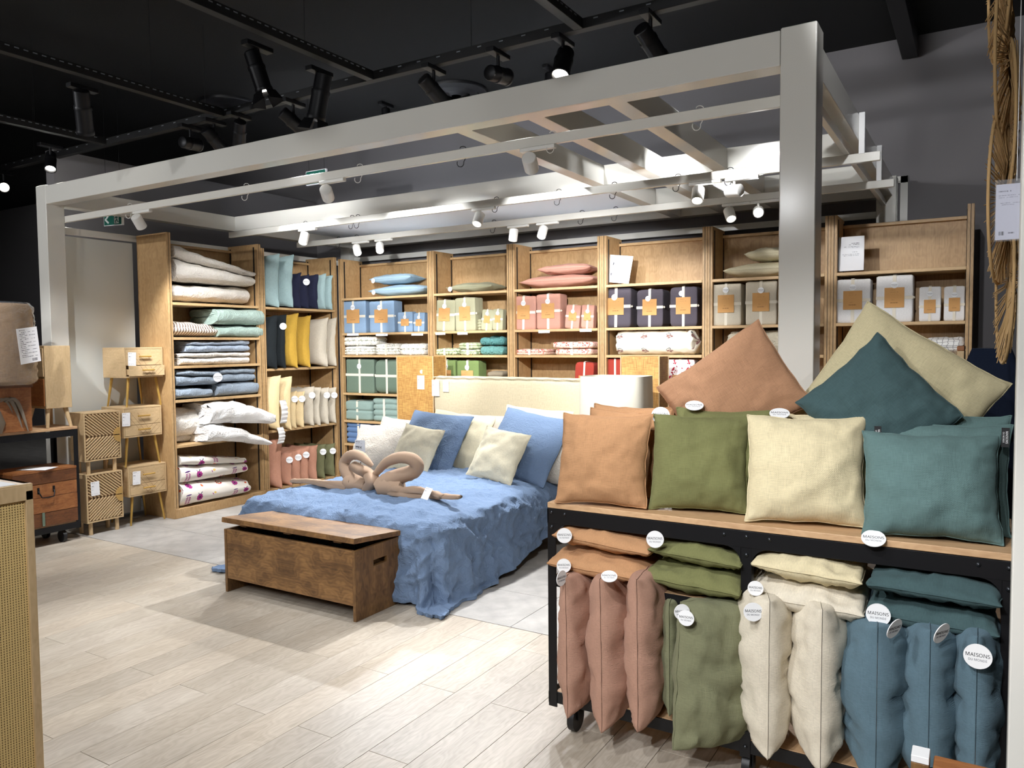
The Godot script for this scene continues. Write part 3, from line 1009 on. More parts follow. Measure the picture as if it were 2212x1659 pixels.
	# wide unseen washes further back in the aisle, added as frontal fill
	for a in [[Vector3(-5.175, y, 0.8), Vector3(-6.0, 1.8, -5.5), "left shelves", 8], [Vector3(-3.62, y, 2.2), Vector3(-3.8, 2.2, -6.0), "bed corner", 12], [Vector3(-2.03, y, 2.6), Vector3(-1.6, 2.0, -5.0), "pergola post", 4], [Vector3(-0.4, y, 1.6), Vector3(0.0, 1.8, -5.0), "jute garland", 16], [Vector3(-6.76, y, -0.6), Vector3(-6.2, 1.2, -4.4), "stacked tables", 12]]:
		black_spot("added black wide spotlight over the aisle washing the " + a[2], a[0], a[1], a[3], 50, 0.18, 0.06)
	# white spots on the pergola bars
	var yb := 2.69
	white_spot("white spotlight on the front bar above stacked bedside tables", Vector3(py(326, 460, yb).x, yb, -3.777), Vector3(-6.3, 1.2, -5.1), 12, 32)
	white_spot("white spotlight on the front bar above the storage chest", Vector3(py(746, 400, yb).x, yb, -3.777), Vector3(-5.6, 1.3, -6.5), 40, 30)
	white_spot("white spotlight on the front bar below the joists", Vector3(py(1175, 332, yb).x, yb, -3.777), Vector3(-3.2, 1.4, -6.5), 40, 30)
	white_spot("white spotlight on the middle bar near the duvet shelves", Vector3(py(657, 495, yb).x, yb, -5.2), Vector3(-5.2, 0.0, -4.1), 18, 34)
	white_spot("white spotlight on the middle bar over the bed", Vector3(py(1053, 455, yb).x, yb, -5.2), Vector3(-3.3, 0.0, -3.5), 30, 34)
	white_spot("white spotlight on the middle bar lit towards the aisle", Vector3(py(1512, 396, yb).x, yb, -5.2), Vector3(-1.4, 0.0, -3.6), 12, 30)
	white_spot("white spotlight on the middle bar turned up at the canopy", Vector3(py(1568, 372, yb).x, yb, -5.2), Vector3(-4.6, 2.93, -6.5), 6, 40)
	white_spot("white spotlight on the rear bar above the corner cushions", Vector3(py(783, 524, yb).x, yb, -6.135), Vector3(-4.2, 0.6, -5.2), 8, 36)
	white_spot("second white spotlight on the rear bar above blue linen", Vector3(py(826, 518, yb).x, yb, -6.135), Vector3(-3.9, 0.6, -4.6), 10, 34)
	white_spot("white spotlight pointing straight down above pink linen", Vector3(py(1111, 488, yb).x, yb, -6.135), Vector3(-3.8, 0.9, -5.9), 3, 34)
	white_spot("bright white spotlight on the rear bar above the headboard", Vector3(py(1168, 480, yb).x, yb, -6.135), Vector3(-3.2, 0.5, -4.6), 10, 34)
	white_spot("white spotlight on the rear bar turned towards the end post", Vector3(py(1570, 436, yb).x, yb, -6.135), Vector3(-0.9, 0.9, -5.0), 6, 30)
	white_spot("dazzling white spotlight on the rear bar facing the aisle", Vector3(py(1630, 428, yb).x, yb, -6.135), Vector3(-0.2, 1.0, -1.0), 12, 24)
	# hooks
	var hk := [[532, 440, -3.777, 0], [783, 402, -3.777, 0], [1004, 366, -3.777, 1], [1514, 284, -3.777, 0], [276, 480, -3.777, 0], [1220, 345, -3.777, 0]]
	for a in hk: hook(Vector3(py(a[0], a[1] - 22, 2.69).x, 2.747, a[2]), M.black_metal if a[3] else M.lamp_white, ("black" if a[3] else "white") + " s hook hanging from the front pergola bar", 0.5)
	for a in [[633, 490], [748, 480], [758, 478], [1090, 450], [1210, 430], [1303, 405], [1458, 395], [1570, 380]]:
		hook(Vector3(py(a[0], a[1], 2.69).x, 2.747, -5.2), M.black_metal, "dark s hook hanging from the middle pergola bar", 0.3)
	for a in [[725, 525], [757, 520], [1060, 490], [1250, 470], [1322, 462]]:
		hook(Vector3(py(a[0], a[1], 2.69).x, 2.747, -6.135), M.black_metal, "dark s hook hanging from the rear pergola bar", 0.3)
	# round air diffusers in the ceiling
	for a in [[Vector3(-4.61, 4.19, -6.55), "round dark air diffuser in the ceiling above the bed"], [Vector3(-6.9, 4.19, -5.6), "round dark air diffuser in the ceiling above the duvet shelves"]]:
		var n := thing("air_diffuser", a[1], "air vent", a[0])
		for r in [0.30, 0.21, 0.12]:
			var m := MB.new()
			m.lathe(Vector3.ZERO, PackedVector2Array([Vector2(r - 0.07, -0.075 + r * 0.1), Vector2(r, -0.03), Vector2(r + 0.012, -0.028), Vector2(r + 0.012, 0)]), 40)
			part(n, "ring", m, M.black)
	# emergency exit signs
	exit_sign("green running man exit sign hanging above the bed", pz(684, 383, -5.9), 0.0, 1)
	exit_sign("green running man exit sign beside the left pergola beam", pz(246, 474, -4.35), 0.15, -1)

func exit_sign(label: String, at: Vector3, turn: float, dir: int) -> void:
	var n := thing("exit_sign", label, "exit sign", at, "", Basis(Vector3.UP, turn))
	var w := 0.29 if dir > 0 else 0.24
	var h := w * 0.5
	var m := MB.new()
	m.box(Vector3.ZERO, Vector3(w, h, 0.025), 0.003)
	part(n, "housing", m, M.paper)
	m = MB.new()
	m.box(Vector3(0, 0, 0.013), Vector3(w - 0.016, h - 0.016, 0.002), 0.0)
	part(n, "green_face", m, plain(srgb(14, 92, 78), 0.5))
	m = MB.new()                                   # white door, arrow
	m.box(Vector3(-0.05 * dir, -0.005, 0.0145), Vector3(0.06, h * 0.62, 0.001), 0.0)
	var ax := 0.075 * dir
	m.box(Vector3(ax, 0.016, 0.0145), Vector3(0.055, 0.017, 0.001), 0.0, Basis(Vector3(0, 0, 1), -0.7 * dir))
	m.box(Vector3(ax, -0.016, 0.0145), Vector3(0.055, 0.017, 0.001), 0.0, Basis(Vector3(0, 0, 1), 0.7 * dir))
	part(n, "white_symbol", m, M.paper)
	m = MB.new()                                   # running figure
	var z := 0.0155
	var c := Vector3(-0.05 * dir, 0, z)
	m.cyl(c + Vector3(0.006 * dir, 0.032, -0.001), c + Vector3(0.006 * dir, 0.032, 0.0005), 0.007, 0.007, 12)
	for s in [[Vector3(0.002, 0.022, 0), Vector3(-0.006, -0.006, 0)], [Vector3(-0.006, -0.006, 0), Vector3(0.012, -0.016, 0)], [Vector3(0.012, -0.016, 0), Vector3(0.009, -0.036, 0)], [Vector3(-0.006, -0.006, 0), Vector3(-0.014, -0.024, 0)], [Vector3(-0.014, -0.024, 0), Vector3(-0.027, -0.026, 0)], [Vector3(0.001, 0.018, 0), Vector3(0.02, 0.008, 0)], [Vector3(0.001, 0.018, 0), Vector3(-0.016, 0.012, 0)]]:
		var a := Vector3(s[0].x * dir, s[0].y, 0) + c
		var b := Vector3(s[1].x * dir, s[1].y, 0) + c
		m.box((a + b) * 0.5, Vector3((b - a).length() + 0.004, 0.008, 0.001), 0.0, Basis(Vector3(0, 0, 1), atan2(b.y - a.y, b.x - a.x)))
	part(n, "running_figure", m, plain(srgb(14, 92, 78), 0.5))
	m = MB.new()
	for s in [-1, 1]: m.cyl(Vector3(s * w * 0.38, h * 0.5, 0), Vector3(s * w * 0.38, 4.19 - at.y, 0), 0.0015, 0.0015, 6)
	part(n, "hanging_wire", m, M.black_metal)

# ---------------------------------------------------------------- linen on the shelves along the back
func dot(im: Image, x: float, y: float, rx: float, ry: float, ang: float, c: Color) -> void:     # ellipse, wrapping round the sheet
	var w := im.get_width()
	var h := im.get_height()
	var r := int(maxf(rx, ry)) + 1
	for j in range(-r, r + 1):
		for k in range(-r, r + 1):
			var u := (k * cos(ang) + j * sin(ang)) / rx
			var v := (-k * sin(ang) + j * cos(ang)) / ry
			if u * u + v * v <= 1.0: im.set_pixel(posmod(int(x) + k, w), posmod(int(y) + j, h), c)
func pattern(base: Color, seed_: int, colors: Array, n: int, smin: float, smax: float, long_ := 2.0) -> Texture2D:     # scattered printed leaves
	var im := Image.create(128, 128, false, Image.FORMAT_RGB8)
	im.fill(base)
	var g := RandomNumberGenerator.new()
	g.seed = seed_
	for q in n:
		var r := g.randf_range(smin, smax)
		dot(im, g.randf() * 128, g.randf() * 128, r * long_, r, g.randf() * PI, colors[g.randi() % colors.size()])
	return tex(im)
func printed(t: Texture2D, rep: float) -> StandardMaterial3D:
	var m := cloth(Color.WHITE, 1.0, 0.0)
	m.albedo_texture = t
	m.uv1_scale = Vector3(rep, rep, 1)
	m.normal_enabled = false
	return m

# fabric pack tied with a ribbon cross, kraft label and round tag; origin at the middle of its base, front on +z
func linen_pack(label: String, mat: Material, r: Array, y: float, o := {}) -> void:
	var z: float = o.get("z", ZB - 0.03)
	var a := pz(r[0], r[3], z)
	var b := pz(r[2], r[3], z)
	var t := pz((r[0] + r[2]) * 0.5, r[1], z)
	var w := b.x - a.x
	var h := t.y - y
	var d: float = o.get("d", 0.16)
	var lean: float = o.get("lean", 0.0)
	var n := thing("bedding_pack", label, "bedding pack", Vector3((a.x + b.x) * 0.5, y, z - d * 0.5 - 0.004), o.get("group", "tied bedding packs on the shelves"), Basis(Vector3(0, 0, 1), o.get("roll", 0.0)) * Basis(Vector3.RIGHT, -lean))
	part(n, "cloth_body", soft_block(w * 0.985, h * 0.985, d, o.get("r", 0.012), o.get("creases", []), 0.003, int(r[0]), 10, 0.014, 0.13), mat)
	var f := d * 0.5 + 0.001
	var rw: float = o.get("rw", 0.026) * clampf(w / 0.27, 0.75, 1.1)
	var mid: float = h * o.get("mid", 0.51)
	var m := MB.new()
	m.box(Vector3(0, h * 0.495, f), Vector3(rw, h * 0.985, 0.003), 0.001)
	m.box(Vector3(0, h + 0.001, 0), Vector3(rw, 0.003, d * 0.9), 0.001)
	part(n, "ribbon", m, M.ribbon)
	m = MB.new()
	m.box(Vector3(0, mid, f + 0.001), Vector3(w * 0.99, rw, 0.003), 0.001)
	part(n, "ribbon", m, M.ribbon)
	if o.get("bow", false):
		m = MB.new()
		m.lathe(Vector3(w * 0.5 + 0.002, mid, f - 0.02), PackedVector2Array([Vector2(0, -0.012), Vector2(0.012, 0), Vector2(0, 0.012)]), 10)
		part(n, "knot", m, M.ribbon)
	if o.get("label", true):
		var lw := w * 0.53
		var lh: float = h * o.get("lh", 0.42)
		m = card_mesh(lw, lh)
		part(n, "paper_label", m, M.kraft_print, Vector3(0, mid + h * 0.005, f + 0.004), Basis.IDENTITY, "brown kraft paper label")
	if o.get("tag", true):
		swing_tag(n, Vector3(o.get("tx", 0.0), h * o.get("ty", 0.78), f + 0.006), 0.027 * clampf(w / 0.28, 0.72, 1.15))

# folded textile lying on a shelf, seen from the front
func folded(called: String, label: String, mat: Material, r: Array, y: float, o := {}) -> Node3D:
	var z: float = o.get("z", ZB - 0.025)
	var a := pz(r[0], r[3], z)
	var b := pz(r[2], r[3], z)
	var t := pz((r[0] + r[2]) * 0.5, r[1], z)
	var h := t.y - y
	var d: float = o.get("d", 0.26)
	var n := thing(called, label, o.get("cat", "folded textile"), Vector3((a.x + b.x) * 0.5, y, z - d * 0.5), o.get("group", "folded textiles on the shelves"), Basis(Vector3.UP, o.get("turn", 0.0)))
	var cr := []
	for q in o.get("layers", 2) - 1: cr.append(h * (q + 1.0) / o.get("layers", 2))
	part(n, "cloth_body", soft_block(b.x - a.x, h, d, o.get("r", minf(0.03, h * 0.45)), cr, o.get("amp", 0.008), int(r[0]) + int(r[1]), 24, o.get("cd", 0.016)), mat)
	if o.get("band", false):
		var m := MB.new()
		var rw := 0.03
		m.box(Vector3(o.get("bx", 0.0), h * 0.5, d * 0.5 + 0.001), Vector3(rw, h * 0.96, 0.004), 0.001)
		m.box(Vector3(o.get("bx", 0.0), h + 0.003, 0.0), Vector3(rw, 0.003, d * 0.97), 0.001)
		part(n, "ribbon", m, M.ribbon)
	return n
# cushion lying flat on a shelf along the back
func lying(label: String, mat: Material, r: Array, y: float, o := {}) -> Node3D:
	var z: float = o.get("z", ZB - 0.02)
	var a := pz(r[0], r[3], z)
	var b := pz(r[2], r[3], z)
	var t := pz((r[0] + r[2]) * 0.5, r[1], z)
	var th := t.y - y
	var d: float = o.get("d", 0.31)
	var n := cushion("shelf_cushion", label, mat, b.x - a.x, d, th * 0.98, Vector3((a.x + b.x) * 0.5, y + th * 0.5 + 0.003, z - d * 0.5), Basis(Vector3.UP, o.get("turn", 0.0)) * Basis(Vector3.RIGHT, -PI / 2), {"seed": int(r[0]), "wr": 0.007, "ears": 0.05, "full": 0.42}, 16, "cushions lying on the shelves")
	if o.get("tag", false): swing_tag(n, Vector3(-(b.x - a.x) * 0.40, -d * 0.5 - 0.004, -0.015), 0.026, Basis(Vector3.RIGHT, PI / 2), true)
	return n
func price_strip(u0: float, v0: float, u1: float, v1: float, s: String, label: String) -> void:
	var z := ZB + 0.0055
	var a := pz(u0, v1, z)
	var b := pz(u1, v0, z)
	var o := single("price_strip", card_mesh(b.x - a.x, b.y - a.y, 0.002), M.paper, label, "price label", (a + b) * 0.5 + Vector3(0, 0, 0.001), Basis.IDENTITY, "price labels on the shelf edges")
	part(o, "lettering", words(s, (b.y - a.y) * 0.5), M.ink, Vector3((b.x - a.x) * 0.2, 0, 0.0014))

func build_linen() -> void:
	M.kraft_print = plain(Color.WHITE, 0.85)
	M.kraft_print.albedo_texture = print_picture(64, 64, [[0.12, 0.03, 0.3, 0.7], [0.22, 0.02, 0.3, 0.7], [0.62, 0.03, 0.36, 0.66], [0.74, 0.06, 0.3, 0.7]], 9, srgb(200, 150, 92), srgb(120, 84, 48))
	var sy := shelf_y
	var blue := cloth(srgb(140, 166, 194), 6.0, 0.4)
	var sage := cloth(srgb(176, 174, 144), 6.0, 0.4)
	var pink := cloth(srgb(204, 152, 134), 6.0, 0.4)
	var plum := cloth(srgb(88, 82, 90), 6.0, 0.4)
	var beige := cloth(srgb(206, 196, 176), 6.0, 0.4)
	var white := cloth(srgb(236, 234, 232), 6.0, 0.4)
	var pale_blue := cloth(srgb(160, 186, 202), 6.0, 0.4)
	var forest := cloth(srgb(112, 130, 114), 6.0, 0.4)
	var seafoam := cloth(srgb(146, 168, 160), 6.0, 0.4)
	var cream := cloth(srgb(226, 216, 184), 6.0, 0.4)
	var grass := cloth(srgb(118, 138, 84), 6.0, 0.4)
	var red := cloth(srgb(168, 66, 54), 6.0, 0.4)
	M.blue_cloth = blue; M.beige_cloth = beige; M.white_cloth = white; M.cream_cloth = cream
	# --- unit at the inner corner
	lying("pale blue cushion under another on the top shelf", pale_blue, [796, 614, 916, 640], sy[0], {"tag": true})
	lying("smaller pale blue cushion lying on top of a cushion", pale_blue, [798, 590, 887, 616], pz(840, 614, ZB - 0.02).y, {"tag": true, "d": 0.28})
	linen_pack("light blue bedding pack at the corner end of its shelf", blue, [737.5, 649, 789.5, 719], sy[1], {"ty": 0.785})
	linen_pack("light blue bedding pack with a knotted ribbon end", blue, [797, 649, 851, 719], sy[1], {"bow": true, "tx": -0.02})
	linen_pack("small light blue pillowcase pack beside the big packs", blue, [859, 673, 891, 719], sy[1], {"d": 0.08, "mid": 0.47, "lh": 0.34, "ty": 0.73})
	linen_pack("small light blue pillowcase pack against the oak upright", blue, [892, 675, 916, 719], sy[1], {"d": 0.08, "mid": 0.46, "lh": 0.34, "ty": 0.74, "lean": 0.06})
	var leafy := printed(pattern(srgb(232, 230, 222), 3, [srgb(150, 160, 140), srgb(120, 134, 124), srgb(196, 190, 160)], 70, 1.0, 3.0, 3.0), 5.0)
	folded("folded_throw", "leafy white folded linen lying beneath another, next to the corner", leafy, [741, 748, 803, 769], sy[2], {"layers": 3, "band": true})
	folded("folded_throw", "leafy white folded linen on top of the taller pile", leafy, [738, 727, 808, 748], pz(770, 747.5, ZB - 0.025).y + 0.004, {"layers": 2, "band": true})
	folded("folded_throw", "leafy white folded linen in the middle of its shelf", leafy, [808.5, 743, 859, 769], sy[2], {"layers": 4, "band": true})
	folded("folded_throw", "leafy white folded linen against the oak upright", leafy, [861, 743, 914, 769], sy[2], {"layers": 2, "band": true})
	linen_pack("dark green bedding pack tied with a ribbon cross", forest, [747, 775, 808, 848], sy[3], {"label": false, "bow": true, "creases": [0.15], "mid": 0.53})
	linen_pack("rounded dark green bedding pack half behind rattan lamp", forest, [810, 775, 862, 848], sy[3], {"label": false, "tag": false, "r": 0.07})
	folded("folded_throw", "sage folded throws with ribbon, beside the corner post", seafoam, [744, 866, 801, 907], sy[4], {"layers": 2, "band": true})
	folded("folded_throw", "sage folded throws with loose layers beside rattan lamp", seafoam, [803, 861, 858, 907], sy[4], {"layers": 4, "band": true})
	folded("folded_throw", "stack of blue folded throws tied with a ribbon", cloth(srgb(104, 132, 172), 6.0, 0.4), [747, 912, 803, 957], sy[5], {"layers": 4, "band": true})
	folded("folded_throw", "grey checked folded throw low on the corner shelves", cloth(srgb(110, 120, 132), 6.0, 0.4), [812, 915, 858, 957], sy[5], {"layers": 3})
	# --- sage green unit
	lying("single sage green cushion on the top shelf", sage, [963, 609, 1062, 633], sy[0], {"tag": true})
	linen_pack("sage green bedding pack leaning at the end of its shelf", sage, [936, 647, 981, 716], sy[1], {"roll": -0.03, "lean": 0.04})
	linen_pack("taller sage green bedding pack with a knotted ribbon", sage, [983, 642, 1027, 716], sy[1], {"bow": true, "roll": 0.02})
	folded("folded_throw", "small pile of sage folded linen behind pillowcase packs", sage, [1028, 689, 1041, 716], sy[1], {"layers": 4, "z": ZB - 0.08, "d": 0.2})
	linen_pack("small sage green pillowcase pack leaning sideways", sage, [1038, 668, 1062, 716], sy[1], {"d": 0.07, "roll": -0.1, "mid": 0.52, "lh": 0.34, "ty": 0.8})
	linen_pack("small sage green pillowcase pack by the oak upright", sage, [1063, 667, 1085, 716], sy[1], {"d": 0.07, "roll": -0.05, "mid": 0.52, "lh": 0.34, "ty": 0.8})
	var olive_leaf := printed(pattern(srgb(196, 206, 170), 5, [srgb(120, 140, 96), srgb(150, 164, 110), srgb(206, 168, 74), srgb(96, 116, 84)], 60, 2.0, 5.0, 2.2), 4.0)
	folded("folded_throw", "flat green leaf print folded linen with white band", olive_leaf, [932, 753, 989, 766], sy[2], {"layers": 2, "band": true})
	folded("folded_throw", "green leaf print linen lying under a sage one", olive_leaf, [990, 755, 1031, 766], sy[2], {"layers": 2, "band": true})
	folded("folded_throw", "sage linen with white band resting on leaf print", printed(pattern(srgb(176, 184, 150), 6, [srgb(140, 156, 116), srgb(206, 208, 180)], 30, 3.0, 8.0, 2.0), 3.0), [988, 741, 1033, 755], pz(1010, 754.5, ZB - 0.025).y + 0.004, {"layers": 2, "band": true})
	folded("folded_throw", "teal crumpled folded throw at the bottom of its pile", cloth(srgb(100, 146, 140), 6.0, 0.6, 0.95, true), [1034, 749, 1086, 766], sy[2], {"layers": 1, "amp": 0.02, "r": 0.04})
	folded("folded_throw", "teal crumpled folded throw on top of its pile", cloth(srgb(84, 132, 130), 6.0, 0.6, 0.95, true), [1033, 729, 1086, 748], pz(1060, 747, ZB - 0.025).y + 0.006, {"layers": 1, "amp": 0.02, "r": 0.04})
	linen_pack("grass green bedding pack above the headboard corner", grass, [946, 777, 984, 848], sy[3], {"mid": 0.5, "ty": 0.82})
	linen_pack("brighter grass green bedding pack above the headboard", grass, [986, 778, 1034, 848], sy[3], {"mid": 0.5, "ty": 0.8, "bow": true})
	folded("folded_throw", "grey brown folded throw just showing over the headboard", cloth(srgb(140, 128, 108), 6.0), [1050, 803, 1086, 848], sy[3], {"layers": 5})
	# --- pink unit
	lying("wide salmon pink cushion lying under another", pink, [1122, 592, 1281, 627], sy[0], {})
	lying("salmon pink cushion on top of the wide one", pink, [1161, 568, 1270, 598], pz(1200, 594, ZB - 0.02).y, {"d": 0.29, "turn": 0.08})
	linen_pack("salmon pink bedding pack next to the sage shelves", pink, [1105, 639, 1156, 713], sy[1], {"roll": -0.02})
	linen_pack("taller salmon pink bedding pack with a knotted ribbon", pink, [1158, 634, 1210, 712], sy[1], {"bow": true})
	linen_pack("small salmon pillowcase pack leaning in the gap", pink, [1219, 658, 1250, 711], sy[1], {"d": 0.07, "roll": -0.1, "lh": 0.36, "ty": 0.72})
	linen_pack("small salmon pillowcase pack beside the plum shelves", pink, [1254, 658, 1281, 710], sy[1], {"d": 0.07, "roll": -0.06, "lh": 0.36, "ty": 0.72})
	var coral := printed(pattern(srgb(232, 206, 190), 8, [srgb(200, 70, 62), srgb(216, 120, 104), srgb(240, 226, 214)], 46, 2.0, 5.0, 1.8), 5.0)
	folded("folded_throw", "thin coral print folded linen lying alone", coral, [1108, 755, 1180, 767], sy[2], {"layers": 2, "band": true})
	folded("folded_throw", "coral print folded linen under a similar one", coral, [1196, 754, 1276, 766], sy[2], {"layers": 1, "band": true})
	folded("folded_throw", "coral print folded linen resting on a similar one", coral, [1190, 739, 1280, 753.5], pz(1235, 753, ZB - 0.025).y + 0.004, {"layers": 1, "band": true})
	linen_pack("brick red bedding pack behind the headboard top", red, [1238, 781, 1279, 845], sy[3], {"roll": -0.06, "tag": false, "mid": 0.42, "r": 0.03})
	# --- plum unit
	for a in [[1298, 620, 1362, 706, "dark plum bedding pack nearest the salmon packs", 0.04], [1374, 624, 1432, 705, "dark plum bedding pack in the middle of three", 0.02], [1446, 618, 1506, 704, "dark plum bedding pack beside the beige shelves", 0.0]]:
		linen_pack(a[4], plum, a.slice(0, 4), sy[1], {"r": 0.03, "bow": true, "tx": -0.015, "d": 0.2, "lean": a[5], "ty": 0.74 if a[0] < 1440 else 0.82})
	var sheet_m := plain(Color.WHITE, 0.7)
	sheet_m.albedo_texture = print_picture(96, 128, [[0.09, 0.02, 0.1, 0.9], [0.13, 0.02, 0.2, 0.8], [0.3, 0.015, 0.45, 0.9], [0.34, 0.015, 0.45, 0.7], [0.48, 0.015, 0.45, 0.9], [0.52, 0.015, 0.45, 0.75], [0.68, 0.015, 0.45, 0.9], [0.72, 0.015, 0.45, 0.7], [0.28, 0.1, 0.2, 0.28], [0.46, 0.1, 0.18, 0.3], [0.66, 0.1, 0.16, 0.34]], 4)
	var sb := pz(1331, 612, ZB - 0.06)
	var st := pz(1341, 551, ZB - 0.06)
	single("information_sheet", card_mesh(0.235, st.y - sb.y, 0.003), sheet_m, "white size guide sheet leaning above the plum packs", "sign", (sb + st) * 0.5 + Vector3(0, 0.002, -0.02), Basis(Vector3(0, 0, 1), -0.13) * Basis(Vector3.RIGHT, -0.12))
	roll("ivory quilt roll printed with grey flower sprigs", "quilt", [1325, 711, 1500, 766], sy[2], flower_sprig(), 0.3)
	linen_pack("deep red bedding pack under the flower roll", red, [1312, 773, 1345, 848], sy[3], {"tag": false, "label": false})
	linen_pack("white bedding pack with crimson leaf print", printed(pattern(srgb(238, 232, 230), 12, [srgb(140, 24, 48), srgb(170, 40, 60)], 26, 2.0, 5.0, 3.2), 4.0), [1438, 775, 1500, 848], sy[3], {"tag": false, "mid": 0.42})
	# --- beige unit
	lying("long cream cushion lying below a smaller one", cream, [1562, 565, 1722, 598], sy[0], {})
	lying("small cream cushion lying on the long one", cream, [1608, 531, 1712, 566], pz(1660, 563, ZB - 0.02).y, {"d": 0.29})
	linen_pack("beige bedding pack nearest the plum packs", beige, [1535, 612, 1601, 701], sy[1], {"ty": 0.84})
	linen_pack("beige bedding pack beside the big pergola post", beige, [1609, 606, 1678, 699], sy[1], {"bow": true, "ty": 0.78})
	roll("plain beige quilt roll behind the tan diamond cushion", "quilt", [1567, 714, 1730, 765], sy[2], cloth(srgb(200, 190, 168), 6.0, 0.4, 0.95, true), 0.3)
	# --- white unit
	var s2 := pz(1832, 586, ZB - 0.06)
	var s3 := pz(1834, 511, ZB - 0.06)
	var sm2 := plain(Color.WHITE, 0.7)
	sm2.albedo_texture = print_picture(96, 128, [[0.2, 0.02, 0.4, 0.85], [0.235, 0.02, 0.5, 0.85], [0.3, 0.012, 0.35, 0.85], [0.33, 0.012, 0.55, 0.85], [0.46, 0.015, 0.5, 0.8], [0.52, 0.012, 0.3, 0.85], [0.56, 0.012, 0.35, 0.85]], 6)
	single("information_sheet", card_mesh(0.225, s3.y - s2.y, 0.003), sm2, "white notice sheet standing above the white packs", "sign", (s2 + s3) * 0.5 + Vector3(0, 0.002, -0.01), Basis(Vector3.RIGHT, -0.08))
	linen_pack("white bedding pack beside the oak upright", white, [1803, 602, 1880, 693], sy[1], {"ty": 0.8, "d": 0.14})
	linen_pack("taller white bedding pack between its neighbours", white, [1891, 593, 1972, 691], sy[1], {"bow": true, "ty": 0.78, "d": 0.18})
	linen_pack("small white pillowcase pack beside the tall one", white, [1984, 618, 2032, 690], sy[1], {"d": 0.08, "lh": 0.38, "mid": 0.42, "ty": 0.78})
	linen_pack("small white pillowcase pack at the very end", white, [2038, 617, 2084, 689], sy[1], {"d": 0.08, "lh": 0.38, "mid": 0.46, "ty": 0.74})
	var chk := Image.create(64, 64, false, Image.FORMAT_RGB8)
	chk.fill(srgb(236, 234, 230))
	for q in 4:
		chk.fill_rect(Rect2i(q * 16, 0, 2, 64), srgb(150, 148, 146)); chk.fill_rect(Rect2i(0, q * 16, 64, 2), srgb(150, 148, 146))
	roll("white quilt roll with a thin grey grid", "quilt", [2000, 729, 2084, 761], sy[2], printed(tex(chk), 7.0), 0.28, 0.15)
	folded("storage_box", "white lidded storage boxes stacked below the grid quilt", white, [1990, 767, 2084, 850], sy[3], {"layers": 3, "amp": 0.001, "r": 0.006, "cat": "box", "cd": 0.008})
	# --- price strips
	var k := 0
	for a in [[750, 720, 774.5, 725.4, "29,99 €", "under the corner blue pack"], [812, 720.5, 837.5, 726, "35,99 €", "under the knotted blue pack"], [889, 720, 914, 725, "9,99 €", "under the small blue packs"], [941, 718, 962, 723.5, "29,99 €", "under the leaning sage pack"], [988, 717.3, 1010, 723, "35,99 €", "under the taller sage pack"], [1163, 713, 1187.5, 719.5, "35,99 €", "under the taller salmon pack"], [1252.5, 710, 1278, 717, "9,99 €", "under the small salmon packs"]]:
		price_strip(a[0], a[1], a[2], a[3], a[4], "white price label on the shelf edge " + a[5])

func flower_sprig() -> StandardMaterial3D:
	var im := Image.create(256, 256, false, Image.FORMAT_RGB8)
	im.fill(srgb(232, 226, 208))
	for o in [[64, 60], [192, 188]]:
		for q in 5:
			dot(im, o[0] + [0, -22, 22, -12, 13][q], o[1] + [-24, -10, -10, 2, 2][q], 12, 11, 0, [srgb(122, 88, 84), srgb(134, 98, 92)][q % 2])
			dot(im, o[0] + [0, -22, 22, -12, 13][q], o[1] + [-26, -12, -12, 0, 0][q], 6, 5, 0, srgb(160, 124, 116))
		for q in 12:
			var a := PI * q / 11.0
			dot(im, o[0] + cos(a) * 22.0, o[1] + 14 + sin(a) * 18.0, 8, 2.6, a + 1.2, srgb(96, 102, 108))
		dot(im, o[0], o[1] + 26, 22, 1.6, PI / 2, srgb(90, 96, 102))
	return printed(tex(im), 4.2)

# rolled quilt lying along x on a shelf
func roll(label: String, cat: String, r: Array, y: float, mat: Material, d := 0.3, tie := 0.0) -> void:
	var z := ZB - 0.02
	var a := pz(r[0], r[3], z)
	var b := pz(r[2], r[3], z)
	var t := pz((r[0] + r[2]) * 0.5, r[1], z)
	var h := t.y - y
	var w := b.x - a.x
	var n := thing("quilt_roll", label, cat, Vector3((a.x + b.x) * 0.5, y, z - d * 0.5))
	var f := noise(int(r[0]), 1.0, 2)
	var pts := PackedVector3Array()
	var uvs := PackedVector2Array()
	var nx := 40
	var na := 36
	for j in nx + 1:
		var q := float(j) / nx
		var e := minf(q, 1.0 - q) * w
		var s := 1.0 if e > 0.05 else sqrt(1.0 - pow(1.0 - e / 0.05, 2.0)) * 0.4 + 0.6
		if j == 0 or j == nx: s = 0.02
		for k in na + 1:
			var ang := TAU * (k % na) / na
			var c := signf(cos(ang)) * pow(absf(cos(ang)), 0.75)
			var sn := signf(sin(ang)) * pow(absf(sin(ang)), 0.75)
			var crush := 1.0 + 3.0 * smoothstep(0.72, 1.0, q)
			var nz := f.get_noise_3d(q * w * 7.0, c * 2.0, sn * 2.0) * 0.011 * crush
			pts.append(Vector3((q - 0.5) * w + f.get_noise_2d(c * 2.0, sn * 2.0 + q) * 0.02, maxf(0.001, h * 0.5 + sn * (h * 0.5) * s + nz), c * (d * 0.5 * s) + nz))
			uvs.append(Vector2(q * w, float(k) / na * (h + d) * 1.6))
	var m := MB.new()
	m.grid(pts, na, nx, true, Vector2.ONE, uvs)
	part(n, "cloth_body", m, mat)
	if tie > 0.0:
		m = MB.new()
		for q in [-0.12]:
			m.box(Vector3(q, h * 0.5, d * 0.5 + 0.004), Vector3(0.025, h * 0.8, 0.004), 0.001)
		part(n, "ribbon", m, M.ribbon)

